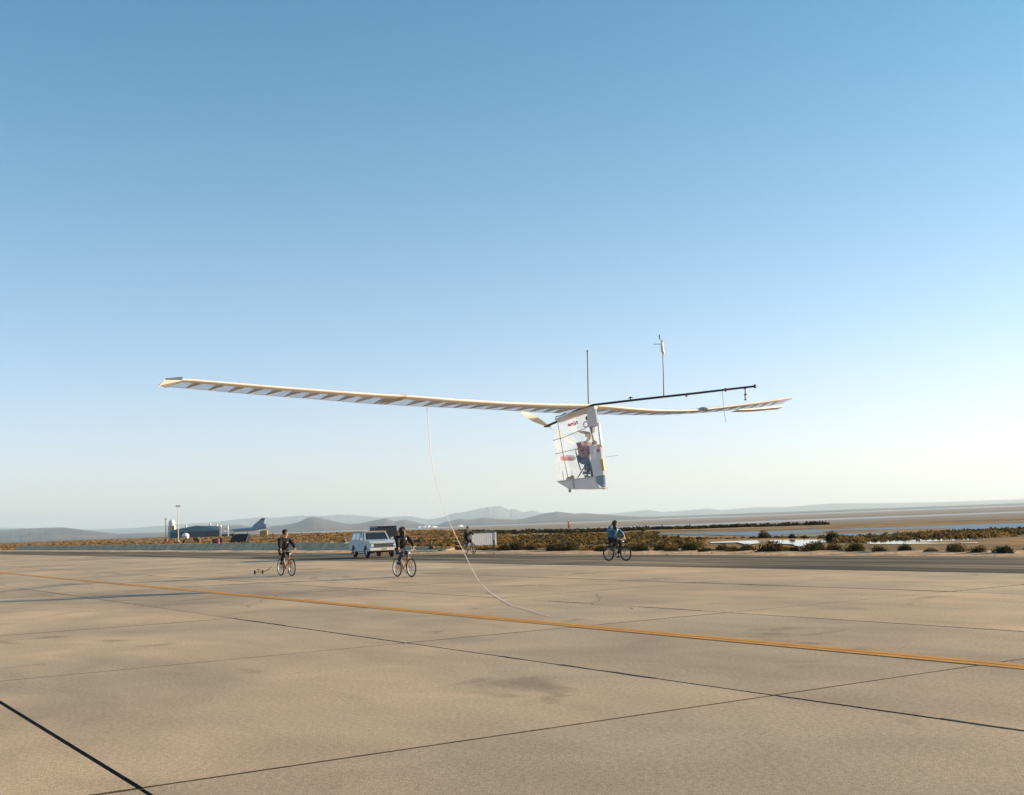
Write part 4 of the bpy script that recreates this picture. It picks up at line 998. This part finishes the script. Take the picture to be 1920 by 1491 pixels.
LEp = [(325, 711), (341, 708.6), (430, 716), (505, 722.5), (600, 730), (715, 738.2), (767, 740.5), (850, 747.5), (951, 754), (1040, 757), (1114, 757.6), (1143, 760), (1180, 764), (1234, 768), (1299, 768), (1338, 763.8), (1416, 753.5), (1487, 743)]
TEp = [(304, 725), (360, 729), (430, 736), (500, 741.5), (600, 749.5), (700, 757.8), (800, 763), (935, 769), (1000, 773), (1058, 775.5), (1110, 777), (1170, 778.5), (1234, 778.7), (1312, 774.6), (1416, 766), (1476, 756.5)]
def smooth_curve(pts, x):
    s_ = 0; w_ = 0
    for k in range(-6, 7): s_ += interp(x + k * 4, pts) * (7 - abs(k)); w_ += 7 - abs(k)
    return s_ / w_
st = []
x = 341.0
while x <= 1487: st.append(x); x += 6
S = []
for x in st:
    a = wp(x, smooth_curve(LEp, x) + 2.0); t = (a - O).dot(UX)
    ch = 1.18 - max(0, abs(t) - 3) / 14.3 * .60
    q = a - FX * ch * .97
    for _ in range(2):
        qx, qy = proj(q); tgt = smooth_curve(TEp, qx); d = q - CAM; q.z -= (tgt - qy) * d.dot(FW) / FPX
    q.z = max(min(q.z, a.z - .0), a.z - .45 * ch)
    S.append((t, a, q, ch))
def sec(t):
    for (s0, s1) in zip(S, S[1:]):
        if s0[0] <= t <= s1[0]:
            k = (t - s0[0]) / (s1[0] - s0[0]); return s0[1].lerp(s1[1], k), s0[2].lerp(s1[2], k), s0[3] + (s1[3] - s0[3]) * k
    s0 = S[0] if t < S[0][0] else S[-1]; return s0[1], s0[2], s0[3]
def foil(t, u, side):   # u 0..1 along the chord; side +1 upper, -1 lower
    a, q, ch = sec(t); c = (q - a); n_ = c.cross(UX); n_ = n_.normalized() * (1 if n_.cross(V((0, 0, 0))).z == 0 and n_.z > 0 else (1 if n_.z > 0 else -1))
    yt = .60 * (0.2969 * math.sqrt(u) - .126 * u - .3516 * u * u + .2843 * u ** 3 - .1036 * u ** 4)
    cam_ = .035 * math.sin(math.pi * u)
    return a + c * u + n_ * ch * (cam_ + side * yt * (1 if side > 0 else .85))
tmin, tmax = S[0][0], S[-1][0]
DT = .27
def wing_panel(name, t0, t1):
    k = max(2, int((t1 - t0) / .35)); ts = [t0 + (t1 - t0) * i / k for i in range(k + 1)]
    us = [DT, .2, .12, .06, .02, 0, ]
    mb = MB(); rings = []
    for t in ts:
        rings.append([foil(t, u, 1) for u in us] + [foil(t, u, -1) for u in (.02, .06, .12, .2, DT)])
    mb.loft(rings); w_ = mb.build(name, M['foam'], air, AB, smooth=True)
    tag(w_, None)
    up_ = [DT + .002, .4, .55, .7, .85, .985]
    mb = MB(); mb.loft([[foil(t, u, 1) for u in up_] for t in ts], cap=False, closed=False); mb.loft([[foil(t, u, -1) for u in up_] for t in ts], cap=False, closed=False); mb.build('film', M['film'], w_, AB, smooth=True)
    mb = MB(); mb.poly([foil(t, .99, 1) for t in ts], .007, 5); mb.build('trailing_edge', M['foam'], w_, AB)
    return w_
def on(child_o, parent_o):
    return child_o
tj = (wp(760, 742) - O).dot(UX)
W1 = wing_panel('wing_panel', tmin, tj - .04); W2 = wing_panel('wing_panel', tj + .04, -.02); W3 = wing_panel('wing_panel', .02, tmax)
# ribs: measured where their tails meet the trailing edge
tail = []
t = tmin
while t < tmax: tail.append((proj(foil(t, 1, 1))[0], t)); t += .1
def t_of(px):
    return interp(px, tail)
ribx = [310, 349, 391, 428, 463, 498, 533, 567, 600, 633, 665, 700, 710, 720, 761, 792, 822, 850, 879, 909, 937, 965, 992, 1017, 1038]
rt = [t_of(x) for x in ribx] + [-.35] + [.55 + 1.05 * k for k in range(int((tmax - .6) / 1.05))]
for t in rt:
    par = W1 if t < tj else (W2 if t < 0 else W3)
    t = min(max(t, tmin + .03), tmax - .03)
    us = [DT + .01, .35, .45, .6, .75, .9, .98]
    lo = [foil(t, u, -1) for u in us]; hi = [foil(t, u, 1) for u in us]
    e_ = .012; mb = MB(); k = len(us)
    vs = [p - UX * e_ - ZZ * .004 for p in lo] + [p - UX * e_ + ZZ * .004 for p in hi] + [p + UX * e_ - ZZ * .004 for p in lo] + [p + UX * e_ + ZZ * .004 for p in hi]
    fs = []
    for i in range(k - 1):
        fs += [(i, i + 1, k + i + 1, k + i), (2 * k + i, 3 * k + i, 3 * k + i + 1, 2 * k + i + 1), (i, 2 * k + i, 2 * k + i + 1, i + 1), (k + i, k + i + 1, 3 * k + i + 1, 3 * k + i)]
    # flange along the lower edge, wide at the front
    mb.add(vs, fs)
    fl = []
    for i in range(k): 
        wv = .055 * (1 - us[i]) ** .8 + .012; fl.append((lo[i] - UX * wv - ZZ * .007, lo[i] + UX * wv - ZZ * .007))
    mb.add([p for pr in fl for p in pr], [(2 * i, 2 * i + 1, 2 * i + 3, 2 * i + 2) for i in range(k - 1)])
    mb.build('rib', M['rib'], par, AB)
mb = MB()
for t in (tj - .09, tj, tj + .09): mb.loft([[foil(t + q, u, s_) + ZZ * .006 * s_ for u, s_ in ((0, 1), (.02, 1), (.1, 1), (.27, 1), (.27, -1), (.1, -1), (.02, -1))] for q in (-.02, .02)])
mb.build('joint_band', M['rib'], air, AB)
# tip fairing and the small blue cap, aileron at the far tip
mb = MB(); tp = [pp_ for pp_ in (wp(341, 706.5), wp(313, 709.5), wp(312, 712), wp(341, 712.5))]
mb.prism([p + FX * .02 for p in tp], -FX * .06); mb.build('tip_cap', mat('blue grey tip cap', (.07, .11, .14), .9, spec=.1), air, AB)
mb = MB(); a0 = foil(tmin, .03, 1); mb.prism([wp(338, 709), wp(341, 714), wp(341, 714) - FX * .5 - ZZ * .10, wp(305, 722) - FX * .10, wp(304, 725) - FX * .1, wp(312, 712)], UX * -.03)
mb.build('wing_tip', M['foam'], air, AB)
mb = MB(); mb.ball(foil((wp(1319, 766) - O).dot(UX), .0, 1) + ZZ * .03, (.20, .32, .06), 12, 6); mb.build('fairing_bump', mat('pale blue bump', (.45, .50, .60), .5), air, AB)
al = [(tmax - 4.6 + .46 * k) for k in range(11)]
mb = MB(); mb.loft([[foil(t, .80, -1) - ZZ * (.05 + .012 * k) , foil(t, 1.0, -1) - FX * .22 - ZZ * (.07 + .014 * k), foil(t, 1.0, -1) - FX * .22 - ZZ * (.055 + .014 * k), foil(t, .80, -1) - ZZ * (.02 + .012 * k)] for k, t in enumerate(al)]); mb.build('aileron', M['foam'], air, AB)

# centre keel, fuselage tube and pod
def ptube(name, pts, r_, m, off=0.0, n=8):
    mb = MB(); mb.poly([pp(a, b, off) for a, b in pts], r_, n); return mb.build(name, m, air, AB, smooth=True)
def pprism(name, pts, hw, m, off=0.0, bevel=0):
    mb = MB(); q = [pp(a, b, off - hw) for a, b in pts]; mb.prism(q, UX * 2 * hw); return mb.build(name, m, air, AB, bevel=bevel)
ptube('keel_tube', [(1024, 799.5), (1045, 790.5), (1064, 779), (1090, 766), (1112, 760)], [.035, .04, .045, .045, .04], M['carbon'])
pprism('keel_fairing', [(1042, 785), (1045, 793), (1100, 773.5), (1115, 766), (1114, 761), (1096, 765), (1062, 776)], .10, M['foam'], bevel=.02)
ptube('bracket_tube', [(1042, 788), (1042.5, 781), (1050, 780), (1061, 775)], .018, M['brown'], .12)
# forward instrument boom (passes the wing centre and reaches past the nose)
boom_pts = [(1112, 759.5), (1200, 749), (1300, 738), (1417, 724.2)]
ptube('instrument_boom', boom_pts, [.036, .036, .034, .03], M['carbon'])
ptube('antenna_mast', [(1104, 758), (1103, 750), (1101.3, 659)], [.022, .02, .016], M['brown'])
mb = MB(); mb.ball(pp(1101.2, 658.5), .035, 8, 6); mb.build('antenna_tip', M['brown'], air, AB)
ptube('probe_mast', [(1244.6, 744.5), (1243.8, 700), (1242.5, 664)], [.018, .014, .012], M['brown'])
pprism('probe_base', [(1239, 745.5), (1241, 742.5), (1243, 742), (1249, 744.5)], .03, M['brown'])
pprism('vane', [(1238.6, 645), (1240, 641), (1242.2, 642), (1243.5, 655), (1245.8, 663), (1243.8, 666), (1241, 661.5), (1239.2, 660)], .02, M['foam'])
pprism('probe_head', [(1240, 641), (1242, 641.5), (1241.5, 637), (1240.5, 637)], .02, M['brown'])
ptube('probe_whisker', [(1225, 645.5), (1240, 645.5)], .008, M['brown'])
mb = MB(); mb.tube(pp(1236.6, 627.8), pp(1237, 636.5), .02, .02, 6); mb.tube(pp(1237, 636.5), pp(1241, 641), .004, .004, 4); mb.build('wind_sensor', M['brown'], air, AB)
ptube('sensor_post', [(1182.5, 750.5), (1182.3, 746.5)], .02, M['brown']); ptube('sensor_bar', [(1178, 747), (1182, 745.5), (1187, 746)], [.008, .03, .008], M['brown'])
ptube('strut', [(1397, 726.5), (1397.5, 749)], .018, M['brown'])
for a, b in (((1394.5, 728), (1399.5, 728)), ((1395.5, 741), (1400, 739)), ((1396, 749.5), (1399.5, 749.5))): ptube('strut_fitting', [a, b], .025, M['brown'])
ptube('clamp', [(1359.5, 731), (1362, 731)], .06, M['brown']); ptube('clamp', [(1286, 741.5), (1289, 741.2)], .05, M['brown'])
ptube('hanging_wire', [(1354, 732), (1357, 765), (1361, 792)], .006, M['brown']); ptube('end_plug', [(1414, 724.6), (1418, 724.1)], .055, M['carbon'])
# pod
PO = .23
film_poly = [(1047, 792), (1098, 774), (1104, 800), (1112, 801), (1118, 801), (1124, 833), (1118, 833), (1112, 893), (1044, 903), (1041, 852), (1037, 826)]
q0 = film_poly
mb = MB(); a = [pp(x, y, -PO * .9) for x, y in q0]; b = [pp(x, y, PO * .9) for x, y in q0]
mb.add(a, [tuple(range(len(a)))]); mb.add(b, [tuple(range(len(b)))]); mb.add([a[-1], a[-2], a[-3], a[0], b[-1], b[-2], b[-3], b[0]], [(0, 1, 5, 4), (1, 2, 6, 5), (0, 3, 7, 4)])
pf = mb.build('pod_film', M['podfilm'], air, AB)
def taper(name, rear, nose, hr, hn, m, bevel=.02):
    # closed shell, wide at the rear edge and narrow at the nose: rear / nose are pixel polylines from top to bottom
    mb = MB(); rings = []
    for (a, b), (c, d) in zip(rear, nose):
        r1 = pp(a, b, -hr); r2 = r1 + UX * 2 * hr; n1 = pp(c, d, -hn); n2 = n1 + UX * 2 * hn; md = n1.lerp(n2, .5) + FX * .03
        rings.append([r1, n1, md, n2, r2])
    mb.loft(rings); return mb.build(name, m, air, AB, bevel=0)
taper('upper_fairing', [(1100.5, 769), (1101, 785), (1102.5, 801.5)], [(1115.5, 764), (1117.5, 780), (1120, 797)], .18, .045, M['podwhite'])
pprism('nose_strip', [(1120, 795), (1123, 795), (1128, 836), (1124.5, 834)], .04, M['podwhite'])
pprism('nose_patch', [(1121, 799), (1122.6, 794), (1120, 792.5)], .03, M['yellow'])
ptube('roll_pulley', [(1099.5, 785), (1101.5, 784)], .07, M['carbon'], -.1)
mb = MB(); mb.ring(pp(1098.5, 796, -.1), .09, .025, UX, 18, 6); mb.build('white_pulley', M['podwhite'], air, AB)
pprism('prop_gearbox', [(1105.5, 801.5), (1111.5, 801.5), (1111, 811), (1107.5, 811)], .07, M['carbon'])
ptube('drive_tube', [(1109.5, 810), (1113.5, 829)], .03, M['brown'])
ptube('instrument_console', [(1111.5, 831.5), (1114.5, 829.5), (1118, 830.5)], [.05, .08, .05], M['carbon'])
taper('front_fairing', [(1104.5, 835.5), (1108, 864), (1112.5, 893.5)], [(1125.5, 833), (1128, 862), (1131.5, 891)], PO, .05, M['podwhite'])
mb = MB(); mb.tube(pp(1126, 834, -.05), pp(1127, 838, -.05), .05, .05, 8); mb.build('latch', M['yellow'], air, AB)
mb = MB(); mb.tube(pp(1121.5, 845, -.10), pp(1121.5, 845, -.03), .06, .06, 12); mb.build('faded_spot', mat('faded mauve spot', (.42, .26, .26), .6), air, AB)
pprism('yellow_strip', [(1126.5, 861), (1130, 860), (1133.2, 882), (1129.5, 883)], .03, M['yellow'], -.06)
taper('nose_cone', [(1117.5, 894.5), (1119, 905), (1124, 914.5)], [(1131.6, 891.5), (1132.5, 905), (1129.5, 914.5)], PO * .9, .05, M['podblue'])
pprism('floor_pan', [(1044.5, 904), (1075, 899.5), (1117, 894.8), (1118.5, 905), (1123.5, 914), (1130, 914.5), (1127, 916.5), (1096, 917.8), (1066, 917.3)], PO * .85, M['foam'], bevel=.02)
pprism('floor_rail', [(1044.5, 904), (1075, 899.5), (1117, 894.5), (1117, 893), (1075, 898), (1044.5, 902.3)], PO * .9, M['podwhite'])
pprism('floor_strap', [(1073.5, 900), (1075, 899.8), (1077.5, 917.8), (1076, 917.8)], PO * .9, M['steel'])
mb = MB(); mb.tube(pp(1068.5, 916, 0), pp(1068.5, 919, 0), .03, .03, 6); mb.ring(pp(1068.5, 920.2, 0), .035, .02, UX, 14, 6); mb.build('landing_wheel', M['rubber'], air, AB)
mb = MB(); mb.ring(pp(1131, 914.5, 0), .04, .022, UX, 14, 6); mb.build('landing_wheel', M['rubber'], air, AB)
ptube('rear_strut', [(1046, 794), (1055, 847), (1065.5, 900)], .012, M['carbon'], -.05)
for pts in ([(1037, 826), (1055, 821), (1099, 802.5)], [(1040.5, 851.5), (1079, 842.5)]): ptube('stiffener', pts, .009, M['brown'], -PO * .9)
ptube('seat_tube', [(1105, 838), (1079, 842.8), (1080, 849), (1084, 866), (1089, 882)], .02, M['brown'], -.02)
ptube('seat_brace', [(1082, 898), (1095.5, 876)], .022, M['brown'], -.05); ptube('seat_brace', [(1100, 886), (1103, 895)], .022, M['brown'], -.05)
ptube('crank_post', [(1109.5, 873), (1111, 895)], [.05, .06], M['carbon'])
ptube('floor_rod', [(1055, 884), (1057, 900)], .01, M['brown']); ptube('floor_rod', [(1072, 882), (1073, 898)], .01, M['brown'])
mb = MB(); mb.ball(pp(1068, 898, 0), (.12, .06, .07), 8, 6); mb.ball(pp(1073, 896.5, .05), (.08, .06, .1), 8, 6); mb.build('battery_pack', M['brown'], air, AB)
ptube('seat', [(1090, 866), (1098, 868)], .07, M['carbon'], -.0)
mb = MB(); mb.tube(pp(1135, 857, 0), pp(1158, 854.3, 0), .006, .006, 5); mb.build('pitot_probe', M['steel'], air, AB)
pprism('clear_gusset', [(1081, 808), (1098, 808), (1104, 815), (1086, 812)], .05, M['rib'])
# propeller behind the pod, both blades and hub
hub = pp(1026, 798.5)
def blade(tip_px, tip_py, ln):
    tip = onplane(tip_px, tip_py, hub, FX); d = (tip - hub).normalized()
    mb = MB(); rings = []
    for k in range(9):
        q = k / 8; c = hub + d * (.06 + ln * q); wd = .03 + .07 * math.sin(math.pi * min(1, q * .9 + .08)) ; tw = R(62 - 45 * q)
        w1 = (d.cross(FX)).normalized() * math.cos(tw) + FX * math.sin(tw); n1 = d.cross(w1)
        rings.append([c + w1 * wd, c + n1 * .012, c - w1 * wd, c - n1 * .012])
    mb.loft(rings); return mb
prop = MB(); prop.tube(hub - FX * .1, hub + FX * .14, .05, .04, 10); pr = prop.build('propeller', M['carbon'], air, AB)
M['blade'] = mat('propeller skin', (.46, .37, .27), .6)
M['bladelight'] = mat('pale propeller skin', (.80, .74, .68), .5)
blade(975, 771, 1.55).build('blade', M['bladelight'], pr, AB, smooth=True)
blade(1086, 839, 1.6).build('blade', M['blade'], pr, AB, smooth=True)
# lettering on the pod film
def letters():
    P = lambda x, y: pp(1000 + x / 7.847, 740 + y / 7.847, -PO * .9 - .012)
    m_ = mat('red worm lettering', (.55, .045, .05), .6)
    glyph = {'N': [[(512, 470), (516, 432), (522, 428), (533, 462), (540, 462), (546, 420)]],
             'A': [[(552, 465), (566, 416), (574, 414), (584, 456)]],
             'S': [[(612, 400), (592, 406), (590, 416), (596, 424), (610, 422), (614, 434), (608, 444), (590, 448)]],
             'A2': [[(620, 446), (632, 392), (640, 390), (652, 434)]]}
    for k, strokes in glyph.items():
        mb = MB()
        for s_ in strokes: mb.poly([P(*q) for q in s_], .014, 6)
        mb.build('letter', m_, pf, AB)
    pk = film('pink sticker film', (.75, .12, .16), .55, .05, .1)
    cx_, cy_, a_, b_ = 512, 938, 118, 44
    mb = MB(); mb.add([P(cx_ + a_ * (abs(math.cos(t)) ** .7) * (1 if math.cos(t) > 0 else -1), cy_ + b_ * (abs(math.sin(t)) ** .7) * (1 if math.sin(t) > 0 else -1) - 3) for t in [2 * math.pi * k / 28 for k in range(28)]], [tuple(range(28))])
    mb.build('oval_emblem', pk, pf, AB)
    mb = MB(); rd = random.Random(3)
    for k in range(9):
        x0 = 425 + k * 20; mb.poly([P(x0, 960), P(x0 + 6, 915 + rd.uniform(0, 14)), P(x0 + 12, 950), P(x0 + 18, 925)], .005, 5)
    mb.poly([P(440, 965), P(520, 955), P(590, 962)], .005, 5)
    mb.build('emblem_script', m_, pf, AB)
letters()
# pilot, seated on the seat tube and pedalling
ph = pp(1096, 864); PH = math.atan2(FX.y, FX.x)
pil = V((ph.x, ph.y, ph.z - .30))
def loc_(px, py, off=0.0):
    q = pp(px, py, off) - pil; return V((q.dot(FX), -q.dot(UX) * 1.0, q.z))
J = dict(hip=loc_(1094.5, 859), chest=loc_(1097, 838), neck=loc_(1101, 826.5), head=loc_(1103.5, 818.5),
         shL=loc_(1098, 834.5, -.19), elL=loc_(1103, 844, -.2), wrL=loc_(1112, 837, -.1), shR=loc_(1098, 834.5, .19), elR=loc_(1103, 844, .2), wrR=loc_(1112, 837, .1),
         hpL=loc_(1094, 860, -.09), knL=loc_(1101.5, 874, -.1), anL=loc_(1094, 891, -.1), hpR=loc_(1095, 860, .09), knR=loc_(1107, 866, .1), anR=loc_(1103, 884, .1))
person(pil, PH, 'pilot in a plaid shirt and blue jeans pedalling inside the clear pod', J, 'plaid', 'pilotjeans', hair=1, cap='cream', look=-.2, hairm='hairblack')

# trailing line from the wing down to and along the concrete
tl = t_of(800); a = foil(tl, .99, 1)
gp = G(917, 1108, .01); 
mid = [(803, 800), (808, 850), (812, 880), (822, 920), (835, 962), (852, 1000), (868, 1032), (882, 1062), (898, 1090)]
pts = [a]
for i, (x, y) in enumerate(mid):
    k = (i + 1) / (len(mid) + 1); Yk = a.y + (gp.y - a.y) * k; pts.append(atY(x, y, Yk))
pts += [G(x, y, .012) for x, y in ((917, 1109), (938, 1123), (960, 1135), (990, 1143), (1014, 1151), (1032, 1155.5), (1060, 1158.5), (1104, 1160))]
mb = MB(); na = len(mid) + 1; mb.poly([p - V(a) for p in pts[:na]], .0072, 6)
tail_ = [p - V(a) for p in pts[na - 1:]]; rings = []
for k_, p_ in enumerate(tail_):
    d_ = (tail_[min(k_ + 1, len(tail_) - 1)] - tail_[max(k_ - 1, 0)]); d_.z = 0; d_.normalize(); sd_ = V((-d_.y, d_.x, 0))
    hh_ = .0072 if k_ == 0 else .0022; ww_ = .0072 if k_ == 0 else .012
    rings.append([p_ + sd_ * ww_, p_ + V((0, 0, hh_)), p_ - sd_ * ww_, p_ - V((0, 0, hh_))])
mb.loft(rings)
o = mb.build('trailing_line', mat('pale cord', (.90, .76, .70), .7)); o.location = a
tag(o, 'long thin pale cord hanging from the wing and trailing over the concrete', 'cord')
